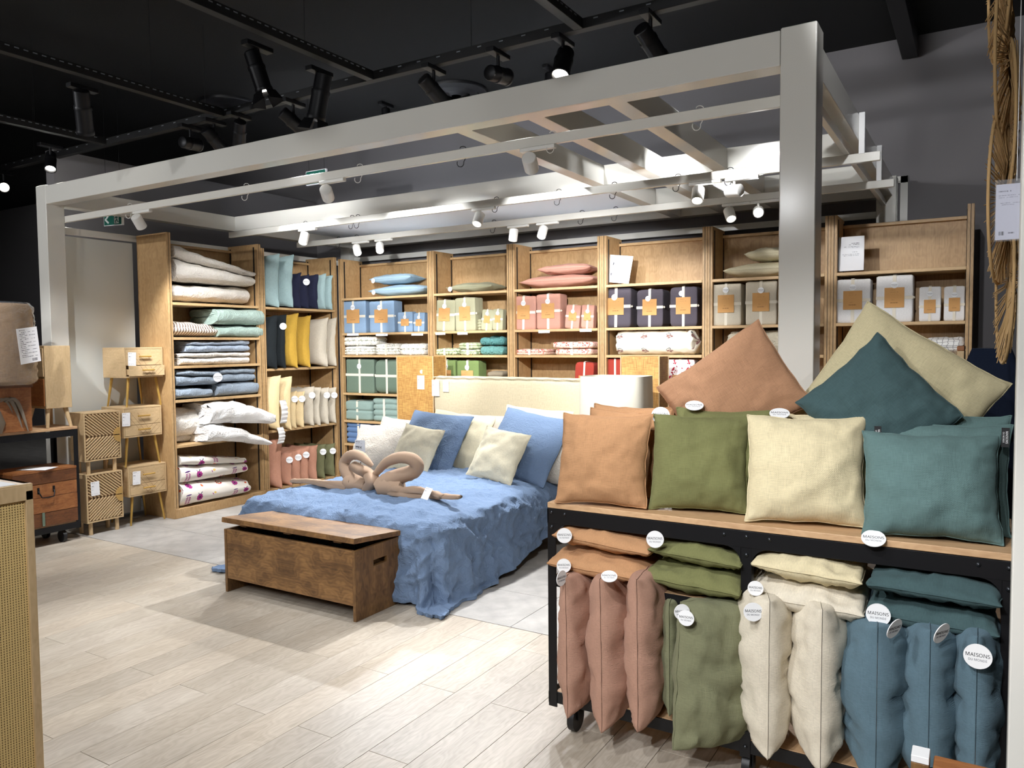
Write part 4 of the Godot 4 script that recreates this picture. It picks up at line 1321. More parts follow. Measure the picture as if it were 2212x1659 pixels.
# ---------------------------------------------------------------- duvets, quilts and cushions on the left shelves
# folded bundle lying along the shelf; picture columns u0..u1, rows of its top at both ends
func bundle(called: String, label: String, mat: Material, u0: float, v0: float, u1: float, v1: float, base: float, o := {}) -> Node3D:
	var out: float = o.get("out", 0.0)
	var a := px(u0, v0, XL + out)
	var b := px(u1, v1, XL + out + o.get("slide", 0.0))
	var d: float = o.get("d", 0.4)
	var h: float = a.y - base
	var hb: float = b.y - base - o.get("droop", 0.0)
	var th: float = o.get("th", 0.05)
	var line: PackedVector2Array
	if o.get("kind", "stack") == "roll": line = roll_line(d, h, o.get("turns", 2.2), th)
	else:
		line = stack_line(d - th, h, o.get("layers", 3))
		th = h / o.get("layers", 3) * 0.94
	var n := thing(called, label, o.get("cat", "duvet"), Vector3(XL + out - d * 0.5 - 0.005, base + 0.002, a.z), o.get("group", "folded duvets and quilts on the shelves"))
	part(n, "cloth_body", fold_mesh(line, th, absf(b.z - a.z), int(u0 + v0), o.get("amp", 0.012), 16, 0.06, hb / h, o.get("droop", 0.0), o.get("slide", 0.0), o.get("bulge", 0.0)), mat)
	return n
# cushion standing on edge on a left shelf, its front lower corner at picture point (u, v)
func standing(label: String, mat: Material, u: float, v: float, vt: float, base: float, w: float, t: float, o := {}) -> Node3D:
	var out: float = o.get("out", 0.04)
	var f := px(u, v, XL + out)
	var h: float = px(u, vt, XL + out).y - base
	t *= 1.18
	var n := cushion("upright_cushion", label, mat, w, h, t, Vector3(XL + out - w * 0.5, base + h * 0.5 + 0.002, f.z + t * 0.25 + o.get("dz", 0.0)), Basis(Vector3.UP, o.get("turn", 0.22)) * Basis(Vector3(0, 0, 1), o.get("tilt", 0.0)) * Basis(Vector3.RIGHT, o.get("lean", -0.05)), {"seed": int(u * 3.0 + v), "wr": 0.010, "ears": 0.09, "full_u": 0.5, "full_v": 0.42, "seam_r": 0.004}, 16, o.get("group", "upright cushions on the left shelves"))
	if o.get("tag", false): swing_tag(n, Vector3(w * 0.46, h * 0.28, t * 0.16), 0.036, Basis(Vector3.UP, 0.7), true)
	return n
func embroidery() -> StandardMaterial3D:
	var im := Image.create(512, 512, false, Image.FORMAT_RGB8)
	im.fill(srgb(238, 232, 222))
	var red := srgb(190, 40, 44)
	var mag := srgb(160, 50, 126)
	var navy := srgb(44, 44, 76)
	var org := srgb(228, 92, 44)
	var yel := srgb(226, 182, 60)
	for o in [[90, 90], [330, 60], [200, 300], [440, 330], [60, 430]]:      # scalloped blossoms
		for q in 9:
			var a := TAU * q / 9.0
			dot(im, o[0] + cos(a) * 26, o[1] + sin(a) * 22, 11, 10, a, mag if o[0] % 20 == 0 else red)
		dot(im, o[0], o[1], 24, 20, 0, mag if o[0] % 20 == 0 else srgb(240, 226, 190))
		dot(im, o[0], o[1], 10, 8, 0, navy)
		dot(im, o[0] + 44, o[1] - 12, 14, 4, -0.5, navy); dot(im, o[0] + 38, o[1] + 18, 12, 3, 0.7, navy)
	for o in [[220, 150], [90, 300], [380, 450]]:       # tulip with feathered leaves
		for q in 5:
			dot(im, o[0] - 40, o[1], 16, 6, -0.9 + q * 0.45, org)
		for q in 6:
			dot(im, o[0] + q * 14, o[1] - 14, 13, 4, 1.0, mag); dot(im, o[0] + q * 14, o[1] + 12, 13, 4, -1.0, mag)
		dot(im, o[0] + 92, o[1], 6, 28, 0.2, srgb(84, 44, 110))
	for o in [[300, 220], [140, 200], [470, 170], [270, 410]]:
		for q in 6: dot(im, o[0] + cos(q * 1.05) * 9, o[1] + sin(q * 1.05) * 9, 6, 4, q * 1.05, yel)
		dot(im, o[0] - 12, o[1] + 22, 14, 4, 0.4, mag)
	var m := printed(tex(im), 1.9)
	return m

func build_left_linen() -> void:
	var sy := left_shelf_y
	var white := cloth(srgb(232, 226, 216), 4.0, 0.35, 0.95, true)
	var ivory := cloth(srgb(234, 228, 218), 4.0, 0.35, 0.95, true)
	var snow := cloth(srgb(240, 238, 235), 3.0, 0.3, 0.95, true)
	var mint := cloth(srgb(164, 184, 174), 4.0, 0.3, 0.95, true)
	var grey := cloth(srgb(146, 158, 170), 4.0, 0.3, 0.95, true)
	var blue := cloth(srgb(168, 180, 196), 4.0, 0.3, 0.95, true)
	bundle("folded_duvet", "thick white textured duvet rolled at the bottom of its pile", white, 380, 610, 549, 618, sy[0], {"kind": "roll", "th": 0.06, "turns": 1.8, "d": 0.42, "amp": 0.016})
	bundle("folded_duvet", "tall white textured duvet heaped up to the shelf top", white, 378, 530, 550, 588, px(460, 615, XL).y + 0.012, {"layers": 3, "d": 0.42, "amp": 0.02})
	var st := Image.create(64, 64, false, Image.FORMAT_RGB8)
	st.fill(srgb(232, 226, 216))
	for q in 4: st.fill_rect(Rect2i(0, q * 16, 64, 6), srgb(122, 100, 84))
	bundle("folded_quilt", "rolled quilt with thin brown and white stripes", printed(tex(st), 9.0), 377, 685, 474, 697, sy[1], {"kind": "roll", "th": 0.05, "cat": "quilt", "d": 0.4})
	bundle("folded_quilt", "mint green quilted throw beneath a plumper one", mint, 477, 705, 572, 704, sy[1], {"layers": 2, "cat": "quilt", "d": 0.42, "out": 0.03})
	bundle("folded_quilt", "plump mint green quilt on top of another", mint, 470, 667, 574, 668, px(520, 705, XL + 0.03).y + 0.012, {"layers": 2, "cat": "quilt", "d": 0.44, "out": 0.05})
	bundle("folded_quilt", "cream quilt folded below a light blue one", ivory, 392, 764, 543, 762, sy[2], {"layers": 3, "cat": "quilt", "d": 0.4})
	bundle("folded_quilt", "light blue grey quilt on top of a cream one", blue, 408, 738, 541, 737, px(470, 763.5, XL).y + 0.012, {"layers": 3, "cat": "quilt", "d": 0.4})
	bundle("folded_quilt", "slate blue quilt at the bottom near the side panel", grey, 381, 838, 460, 840, sy[3], {"layers": 2, "cat": "quilt", "d": 0.4})
	bundle("folded_quilt", "slate blue quilt at the bottom near the upright", grey, 473, 829, 561, 825, sy[3], {"layers": 2, "cat": "quilt", "d": 0.4})
	var q := bundle("folded_quilt", "slate blue quilt with a round white tag", grey, 385, 800, 476, 803, px(430, 836, XL).y + 0.012, {"layers": 3, "cat": "quilt", "d": 0.4})
	swing_tag(q, Vector3(0.21, 0.07, -0.43), 0.045, Basis(Vector3.UP, PI / 2 - 0.3))
	bundle("folded_quilt", "slate blue quilt on top beside the upright", grey, 478, 799, 555, 797, px(520, 827, XL).y + 0.012, {"layers": 3, "cat": "quilt", "d": 0.4})
	bundle("rolled_duvet", "cream duvet rolled into a spiral beside ruffled duvets", ivory, 386, 875, 446, 875, sy[4], {"kind": "roll", "th": 0.075, "turns": 2.0, "d": 0.4, "out": 0.0})
	var lo := bundle("folded_duvet", "white ruffled duvet drooping off the shelf", snow, 452, 915, 586, 950, sy[4], {"layers": 2, "d": 0.42, "out": 0.12, "droop": -0.09, "slide": 0.14, "amp": 0.035, "bulge": 0.25})
	var hi := bundle("folded_duvet", "white ruffled duvet piled over the drooping one", snow, 455, 868, 596, 890, px(500, 917, XL + 0.1).y + 0.015, {"layers": 2, "d": 0.42, "out": 0.12, "droop": -0.05, "slide": 0.12, "amp": 0.035, "bulge": 0.25})
	ruffle(lo, Vector3(0.24, 0.0, -0.80), 0.17, -0.10)
	ruffle(hi, Vector3(0.22, 0.0, -0.84), 0.24, -0.06)
	var emb := embroidery()
	bundle("folded_quilt", "white quilt embroidered with bright flowers, lying lower", emb, 392, 1043, 538, 1036, sy[5], {"layers": 2, "cat": "quilt", "d": 0.42})
	bundle("folded_quilt", "white quilt embroidered with bright flowers, lying upper", emb, 392, 986, 534, 990, px(460, 1038, XL).y + 0.012, {"layers": 3, "cat": "quilt", "d": 0.42})
	# cushions on the second unit
	var pale := cloth(srgb(160, 184, 184), 4.0, 0.5)
	var navy := cloth(srgb(40, 42, 62), 4.0, 0.5)
	var charcoal := cloth(srgb(32, 36, 38), 4.0, 0.5)
	var mustard := cloth(srgb(188, 150, 62), 4.0, 0.5)
	var greige := cloth(srgb(200, 190, 172), 4.0, 0.5)
	var cream := cloth(srgb(228, 204, 158), 4.0, 0.5)
	var clay := cloth(srgb(196, 144, 120), 4.0, 0.5)
	var moss := cloth(srgb(118, 118, 86), 4.0, 0.5)
	var by := [2.015, 1.367, 0.712, 0.09]
	standing("large pale teal cushion beside the oak upright", pale, 605, 668, 548, by[0], 0.5, 0.17, {"out": 0.09})
	standing("large pale teal cushion next to the navy ones", pale, 635, 668, 551, by[0], 0.5, 0.16, {"out": 0.09})
	standing("navy cushion next to the large pale teal ones", navy, 651, 668, 590, by[0], 0.4, 0.14)
	standing("navy cushion with a round white tag", navy, 668, 668, 594, by[0], 0.4, 0.13, {"tag": true})
	standing("navy cushion in front of small teal ones", navy, 688, 668, 593, by[0], 0.4, 0.12)
	standing("small pale teal cushion after the navy ones", pale, 704, 669, 592, by[0], 0.4, 0.11)
	standing("small pale teal cushion at the inner corner", pale, 718, 669, 595, by[0], 0.4, 0.11)
	standing("charcoal velvet cushion beside the oak upright", charcoal, 600, 800, 681, by[1], 0.5, 0.15, {"out": 0.07})
	standing("charcoal velvet cushion with a white tag", charcoal, 619, 799, 680, by[1], 0.5, 0.15, {"out": 0.06, "tag": true})
	standing("mustard yellow cushion next to charcoal ones", mustard, 645, 800, 677, by[1], 0.5, 0.16, {"out": 0.07})
	standing("mustard yellow cushion next to greige ones", mustard, 672, 800, 682, by[1], 0.5, 0.16, {"out": 0.07})
	standing("greige linen cushion next to mustard ones", greige, 710, 799, 687, by[1], 0.5, 0.17, {"out": 0.07})
	standing("greige linen cushion tied at the inner corner", greige, 727, 798, 687, by[1], 0.5, 0.13, {"out": 0.06})
	standing("long cream cushion beside the ruffled duvets", cream, 606, 925, 812, by[2], 0.5, 0.15, {"out": 0.08})
	standing("long cream cushion bulging over the shelf edge", cream, 631, 925, 813, by[2], 0.5, 0.16, {"out": 0.09})
	standing("small cream cushion with round tag", cream, 641, 922, 845, by[2], 0.36, 0.10, {"tag": true})
	standing("small cream cushion beside greige ones", cream, 658, 920, 845, by[2], 0.36, 0.12, {"tag": true})
	for a in [[678, "first"], [692, "second"], [710, "third"], [726, "fourth"]]:
		standing("greige quilted cushion with green label, %s from the cream ones" % a[1], greige, a[0], 914, 836 + (a[0] - 678) * 0.03, by[2], 0.42, 0.10, {"tag": a[0] != 692})
	standing("tall clay pink cushion below the drooping duvet", clay, 611, 1050, 948, by[3], 0.5, 0.17, {"out": 0.05})
	for a in [[632, 978, "beside the tall one"], [651, 972, "second in its row"], [668, 966, "third in its row"], [687, 962, "beside the moss green ones"]]:
		standing("small clay pink cushion %s" % a[2], clay, a[0], 1043, a[1], by[3], 0.42, 0.14, {"tag": a[0] < 680, "out": 0.03})
	standing("moss green cushion beside clay pink ones", moss, 703, 1036, 960, by[3], 0.42, 0.12, {"tag": true, "out": 0.02})
	standing("moss green cushion at the inner corner", moss, 724, 1030, 959, by[3], 0.42, 0.12, {"tag": true, "out": 0.02})

# gathered frill along the free end of a duvet
func ruffle(n: Node3D, at: Vector3, h: float, lower: float) -> void:
	var pts := PackedVector3Array()
	var k := 60
	for j in 4:
		for q in k + 1:
			var f := float(q) / k
			var y := at.y + lower + h * f
			var wave := sin(f * TAU * 5.0) * 0.009 * (j / 3.0) + sin(f * TAU * 3.3) * 0.005 * (j / 3.0)
			pts.append(Vector3(at.x + wave + sin(f * PI) * 0.03, y + wave * 0.4, at.z - 0.028 * j + wave * 0.5))
	var m := MB.new()
	m.grid(pts, k, 3, false)
	var back := PackedVector3Array()
	for p in pts: back.append(p - Vector3(0.004, 0, 0))
	m.grid(back, k, 3, true)
	part(n, "frill", m, M.white_cloth)

# ---------------------------------------------------------------- bed
const BED_Y := 0.53
func drape(r: float, top: float) -> Vector2:        # how far out and down a cloth goes at length r past an edge
	var R := 0.11
	if r <= 0.0: return Vector2(r, 0.0)
	var q := R * PI * 0.5
	if r < q: return Vector2(R * sin(r / R), R * (1.0 - cos(r / R)))
	var o := R + (r - q) * 0.16
	var d := R + (r - q) * 0.985
	if d > top - 0.02:
		o += (d - (top - 0.02)) * 0.8
		d = top - 0.02
	return Vector2(o, d)
func duvet_mesh() -> ArrayMesh:
	var f := noise(77, 1.0, 3)
	var x0 := -4.46
	var x1 := -2.93
	var z0 := -5.75
	var z1 := -3.80
	var nu := 220
	var nv := 190
	var pts := PackedVector3Array()
	var uvs := PackedVector2Array()
	var lh := 0.50
	for j in nv + 1:
		var tz := float(j) / nv
		for i in nu + 1:
			var tx := float(i) / nu
			var zz := z0 + tz * (z1 - z0 + 0.56)
			var rh := lerpf(0.44, 0.60, smoothstep(-5.2, -3.9, zz))
			var xx := x0 - lh + tx * (x1 - x0 + lh + rh)
			var a := maxf(0.0, xx - x1) if xx > (x0 + x1) * 0.5 else -maxf(0.0, x0 - xx)
			var b := maxf(0.0, zz - z1)
			var r := sqrt(a * a + b * b)
			var cx := clampf(xx, x0, x1)
			var cz := minf(zz, z1)
			var inx := clampf(minf(xx - x0, x1 - xx), 0.0, 0.5)
			var inz := clampf(z1 - zz, 0.0, 0.5)
			var puff := 0.045 * (1.0 - exp(-minf(inx, inz) * 7.0))
			var big := f.get_noise_2d(xx * 1.3, zz * 1.3) * 0.024
			var ridge := 1.0 - absf(f.get_noise_2d(xx * 2.2 + 11.0, zz * 1.4)) * 3.2
			var ridge2 := 1.0 - absf(f.get_noise_2d(xx * 3.3 + 31.0, zz * 5.0)) * 3.4
			var ridge3 := 1.0 - absf(f.get_noise_2d(xx * 5.5 + zz * 3.0 + 71.0, zz * 5.5 - xx * 2.0)) * 4.5
			var w := big + maxf(0.0, ridge) * 0.014 + maxf(0.0, ridge2) * 0.009 + maxf(0.0, ridge3) * 0.006
			var top := BED_Y - 0.02 + puff
			var p := Vector3(cx, top + w, cz)
			if r > 0.0:
				var d := drape(r, top)
				var dir := Vector3(a, 0, b) / r
				# hanging folds run down the drape
				var along := zz if absf(a) > b else xx
				var wave := sin(along * 9.0 + f.get_noise_2d(along * 1.5, 3.0) * 5.0) * 0.022 * clampf(d.y * 2.5, 0.0, 1.0)
				var diag := maxf(0.0, 1.0 - absf(f.get_noise_2d(along * 2.0 + d.y * 3.0, d.y * 2.0 - along)) * 3.0) * 0.022
				var ang := atan2(b, absf(a))
				var corner := sin(ang * 2.0) if a != 0.0 and b > 0.0 else 0.0
				var fold := sin(ang * 6.0 + 0.6) * 0.05 * corner * clampf(d.y * 2.0, 0.0, 1.0)
				p = Vector3(cx, top + w * 0.5 - d.y, cz) + dir * (d.x + wave + diag + fold + w)
				p.y = maxf(p.y, 0.012 + 0.03 * maxf(0.0, f.get_noise_2d(xx * 5.0, zz * 5.0)))
			pts.append(p)
			uvs.append(Vector2(xx, zz))
	var m := MB.new()
	m.grid(pts, nu, nv, true, Vector2.ONE, uvs)
	var lower := PackedVector3Array()
	for q in pts.size(): lower.append(pts[q] - m.n[q] * 0.022)
	m.grid(lower, nu, nv, false, Vector2.ONE, uvs)
	for s in [[0, nu + 1, nv, 0], [nu, nu + 1, nv, 1], [0, 1, nu, 1], [nv * (nu + 1), 1, nu, 0]]:
		for k in s[2]:
			var a: int = s[0] + s[1] * k
			var b: int = a + s[1]
			if s[3]: m.quad(pts[a], pts[b], lower[b], lower[a])
			else: m.quad(pts[b], pts[a], lower[a], lower[b])
	return m.mesh()
func bed_cushion(label: String, mat: Material, u: float, v: float, z: float, w: float, h: float, t: float, lean: float, roll_ := 0.0, yaw := 0.0, called := "bed_cushion", k := 28) -> Node3D:
	var c := pz(u, v, z)
	return cushion(called, label, mat, w, h, t, c, Basis(Vector3.UP, yaw) * Basis(Vector3.RIGHT, -lean) * Basis(Vector3(0, 0, 1), roll_), {"seed": int(u), "wr": 0.008, "ears": 0.05, "full": 0.5}, k, "cushions on the bed")

func build_bed() -> void:
	var linen := cloth(srgb(200, 187, 158), 5.0, 0.5)
	var b := thing("bed", "double bed with a tall beige upholstered headboard", "bed", Vector3(-3.7, 0, -4.9))
	var m := MB.new()
	m.span(Vector3(-0.80, 0.10, -1.0), Vector3(0.77, 0.30, 1.08), 0.02)
	part(b, "base", m, linen)
	m = MB.new()
	m.span(Vector3(-0.79, 0.30, -0.98), Vector3(0.76, 0.50, 1.06), 0.05)
	part(b, "mattress", m, M.white_cloth)
	for x in [-0.7, 0.68]:
		for z in [-0.9, 0.95]:
			m = MB.new()
			m.cyl(Vector3(x, 0, z), Vector3(x, 0.1, z), 0.025, 0.03, 14)
			part(b, "leg", m, M.black)
	var hb := soft_block(1.64, 1.28, 0.11, 0.03, [1.235], 0.006, 9, 40, 0.006)
	part(b, "headboard", hb, linen, Vector3(0.01, 0.02, -1.11))
	m = MB.new()
	var pp := PackedVector3Array()
	for q in 40: pp.append(Vector3(-0.8 + 1.62 * q / 39.0, 1.29 + 0.004 * sin(q * 1.7), -1.05))
	m.tube(pp, 0.006, 6)
	part(b, "piping", m, linen)
	var blue := cloth(srgb(112, 132, 160), 5.0, 0.22, 0.95, true)
	single("duvet", duvet_mesh(), blue, "crumpled blue linen duvet draped over the bed to the floor", "duvet")
	var cream := cloth(srgb(226, 217, 190), 5.0, 0.5)
	var pale := cloth(srgb(206, 198, 186), 5.0, 0.3, 0.95, true)
	var butter := cloth(srgb(228, 217, 186), 5.0, 0.5)
	bed_cushion("pale grey cushion at the side of the bed by the shelves", pale, 806, 966, -5.42, 0.46, 0.46, 0.18, 0.5, 0.05)
	bed_cushion("pale grey pillow behind the cream cushion, nearest the price card", pale, 858, 962, -5.45, 0.56, 0.52, 0.16, 0.45, -0.05)
	bed_cushion("grey beige pillow leaning between the two blue ones", cloth(srgb(196, 184, 168), 5.0, 0.5), 1046, 955, -5.62, 0.62, 0.5, 0.16, 0.35)
	bed_cushion("butter yellow pillow behind the blue pillow near the card", butter, 985, 957, -5.5, 0.66, 0.56, 0.18, 0.42, -0.08)
	bed_cushion("butter yellow pillow behind the blue pillow near the lampshade", butter, 1150, 950, -5.62, 0.66, 0.56, 0.18, 0.38, -0.06)
	bed_cushion("white pillow at the aisle side of the bed", pale, 1200, 985, -5.4, 0.5, 0.46, 0.18, 0.5, -0.1)
	bed_cushion("blue linen pillow on the shelf side of the bed", blue, 930, 957, -5.3, 0.66, 0.60, 0.18, 0.62, -0.06)
	bed_cushion("blue linen pillow on the aisle side of the bed", blue, 1134, 962, -5.3, 0.66, 0.60, 0.18, 0.62, -0.16)
	bed_cushion("small cream cushion in front of the shelf side pillow", cream, 898, 972, -5.08, 0.43, 0.43, 0.14, 0.55, -0.10)
	bed_cushion("small cream cushion in front of the aisle side pillow", cream, 1077, 983, -5.03, 0.43, 0.43, 0.14, 0.55, -0.14)
	# towels folded into swans, beak to beak
	swan("sand brown towel folded into a swan, by the shelves", [[792, 1062], [764, 1058], [772, 1042], [757, 1026], [742, 1012], [739, 998], [750, 986], [768, 982], [786, 985], [798, 994], [807, 1006]], [0.05, 0.07, 0.062, 0.05, 0.043, 0.040, 0.038, 0.037, 0.034, 0.028, 0.014], [[[800, 1056], [806, 1040], [796, 1024], [776, 1014], [760, 1004]], [[772, 1066], [725, 1058], [675, 1053], [630, 1046]], [[776, 1058], [735, 1046], [684, 1045]], [[760, 1062], [720, 1054], [690, 1060]]], false)
	swan("sand brown towel folded into a swan, by the pillows", [[868, 1070], [842, 1066], [832, 1052], [842, 1038], [864, 1028], [888, 1020], [897, 1006], [890, 992], [873, 987], [852, 992], [832, 1003], [806, 1028]], [0.06, 0.07, 0.066, 0.062, 0.056, 0.05, 0.047, 0.044, 0.041, 0.037, 0.032, 0.022], [[[846, 1076], [885, 1074], [940, 1074], [992, 1074]], [[862, 1066], [895, 1058], [930, 1064], [955, 1072]], [[850, 1062], [862, 1056], [880, 1068]]], true)
	# price card on a little stand
	var c := pz(778, 978, -5.05)
	var n := thing("price_card", "white price card reading 1199 at the side of the bed", "price label", Vector3(c.x, BED_Y + 0.01, c.z))
	m = card_mesh(0.115, 0.19, 0.003)
	part(n, "card", m, M.price_print, Vector3(0, 0.14, 0))
	part(n, "lettering", words("1199€", 0.024), M.ink, Vector3(-0.02, 0.17, 0.002))
	m = MB.new()
	m.cyl(Vector3(0, 0, -0.006), Vector3(0, 0.1, -0.006), 0.003, 0.003, 8)
	m.box(Vector3(0, 0.0, -0.006), Vector3(0.07, 0.006, 0.05), 0.002)
	part(n, "stand", m, M.black)
	for a in [[941, 838, "at the corner of the headboard", 0.088, 0.155], [963, 834, "beside another tag on the headboard", 0.066, 0.11]]:
		single("price_tag", card_mesh(a[3], a[4]), M.price_print, "white price tag hanging " + a[2], "price label", pz(a[0], a[1], -5.945), Basis.IDENTITY, "price tags on the headboard")
	# woven rattan floor lamps either side of the headboard
	rattan_lamp("tall woven rattan floor lamp near the corner shelves", 857, 935, 770, -6.2, true)
	rattan_lamp("tall woven rattan floor lamp near the plum packs", 1341, 1424, 770, -6.2, false)
	# wrapped cream lampshade
	c = pz(1331, 850, -5.75)
	n = thing("floor_lamp", "floor lamp with a plastic-wrapped cream rounded square shade", "lamp", Vector3(c.x, 0, c.z))
	var ol := PackedVector2Array()
	for q in 48:
		var a := TAU * q / 48
		ol.append(Vector2(signf(cos(a)) * pow(absf(cos(a)), 0.42) * 0.27, signf(sin(a)) * pow(absf(sin(a)), 0.42) * 0.19))
	var top := pz(1331, 812, -5.75).y
	var pts := PackedVector3Array()
	for j in 7:
		for q in 49: pts.append(Vector3(ol[q % 48].x * (1.0 + 0.03 * (1.0 - j / 6.0)), lerpf(top - 0.36, top, j / 6.0), -ol[q % 48].y))
	m = MB.new()
	m.grid(pts, 48, 6, false)
	var inner := PackedVector3Array()
	for p in pts: inner.append(Vector3(p.x * 0.98, p.y, p.z * 0.98))
	m.grid(inner, 48, 6, true)
	part(n, "shade", m, plain(srgb(206, 200, 184), 0.25))
	m = MB.new()
	m.cyl(Vector3(0, 0, 0), Vector3(0, 0.025, 0), 0.13, 0.13, 28)
	m.cyl(Vector3(0, 0.02, 0), Vector3(0, top - 0.1, 0), 0.012, 0.012, 12)
	part(n, "stand", m, M.black_metal)
	m = MB.new()
	for s in [Vector3(0.26, 0, 0), Vector3(-0.26, 0, 0)]: m.cyl(Vector3(0, top - 0.1, 0), s + Vector3(0, top - 0.1, 0), 0.003, 0.003, 6)
	part(n, "spider", m, M.black_metal)

func swan(label: String, path: Array, rad: Array, cloths: Array, tagged: bool) -> void:
	var z := -4.16
	var n := thing("towel_swan", label, "towel", Vector3(pz(path[0][0], path[0][1], z).x, BED_Y + 0.03, z), "towels folded into swans")
	var o: Vector3 = n.position
	var mat := cloth(srgb(178, 152, 130), 8.0, 0.6)
	var cv := Curve3D.new()
	var src := PackedVector3Array()
	for q in path.size():
		var p := pz(path[q][0], path[q][1], z) - o
		p.y = maxf(p.y, rad[q] * 0.75)
		p.z += 0.03 * sin(q * 0.9)
		src.append(p)
	var pts := PackedVector3Array()
	var rr := []
	var f := noise(int(path[0][0]), 1.0, 2)
	for q in src.size() - 1:
		for k in 5:
			var t := k / 5.0
			var p0: Vector3 = src[maxi(q - 1, 0)]
			var p3: Vector3 = src[mini(q + 2, src.size() - 1)]
			pts.append(src[q].cubic_interpolate(src[q + 1], p0, p3, t))
			rr.append(lerpf(rad[q], rad[q + 1], t) * (1.0 + 0.03 * sin((q + t) * 14.0) + 0.05 * f.get_noise_2d((q + t) * 4.0, 1.0)))
	pts.append(src[src.size() - 1]); rr.append(rad[rad.size() - 1])
	var m := MB.new()
	m.tube(pts, rr, 18, true, 1.0)
	part(n, "neck", m, mat)
	for c in cloths:
		src = PackedVector3Array()
		for q in c.size():
			var p := pz(c[q][0], c[q][1], z + 0.05 * (q % 2)) - o
			p.y = maxf(p.y, 0.016)
			src.append(p)
		pts = PackedVector3Array()
		rr = []
		for q in src.size() - 1:
			for k in 6:
				var t := k / 6.0
				pts.append(src[q].cubic_interpolate(src[q + 1], src[maxi(q - 1, 0)], src[mini(q + 2, src.size() - 1)], t) + Vector3(0, f.get_noise_2d(q * 3.0 + k, 2.0) * 0.006, 0))
				rr.append(lerpf(0.065, 0.035, (q + t) / (src.size() - 1)) * (1.0 + 0.12 * f.get_noise_2d(q * 9.0 + k * 2.0, 7.0)))
		pts.append(src[src.size() - 1]); rr.append(0.03)
		m = MB.new()
		m.tube(pts, rr, 16, true, 0.42)
		part(n, "folded_tail", m, mat)
	if tagged:
		part(n, "care_label", card_mesh(0.06, 0.085), M.price_print, pz(922, 1066, z + 0.09) - o, Basis(Vector3.RIGHT, -0.6) * Basis(Vector3(0, 0, 1), -0.12), "white printed care label")

func rattan_lamp(label: String, u0: float, u1: float, v: float, z: float, tagged: bool) -> void:
	if not M.has("rattan"):
		var g := noise(61, 1.0, 2)
		M.rattan = plain(Color.WHITE, 0.6)
		M.rattan.albedo_texture = tex(picture(256, 256, func(x, y):
			var fx := absf(x - 128.0)
			var fy := absf(y - 128.0)
			var s := 0.5 + 0.55 * g.get_noise_2d(fx * 0.35, fy * 0.012) + 0.55 * g.get_noise_2d(fx * 0.012 + 50.0, fy * 0.35)
			var hole := 0.75 if (x % 6 == 0 or y % 6 == 0) else 1.0
			return srgb(150, 100, 48).lerp(srgb(236, 190, 110), clampf(s, 0.0, 1.0)) * hole))
		M.rattan.uv1_triplanar = true
		M.rattan.uv1_scale = Vector3.ONE * 2.6
	var a := pz(u0, v, z)
	var b := pz(u1, v, z)
	var w := b.x - a.x
	var n := thing("rattan_lamp", label, "lamp", Vector3((a.x + b.x) * 0.5, 0, z - 0.11), "woven rattan floor lamps")
	var m := MB.new()
	m.span(Vector3(-w * 0.5, 0.06, -0.11), Vector3(w * 0.5, a.y, 0.11), 0.006)
	part(n, "woven_shade", m, M.rattan)
	m = MB.new()
	for x in [-w * 0.5, w * 0.5]:
		for zz in [-0.11, 0.11]: m.cyl(Vector3(x, 0, zz), Vector3(x, a.y + 0.004, zz), 0.006, 0.006, 8)
	part(n, "frame", m, M.pale_wood)
	if tagged:
		part(n, "price_tag", card_mesh(0.09, 0.14), M.price_print, pz(909, 826, z + 0.003) - n.position, Basis.IDENTITY, "white price tag")
		swing_tag(n, pz(911, 803, z + 0.004) - n.position, 0.02, Basis(Vector3.UP, 1.0), false)

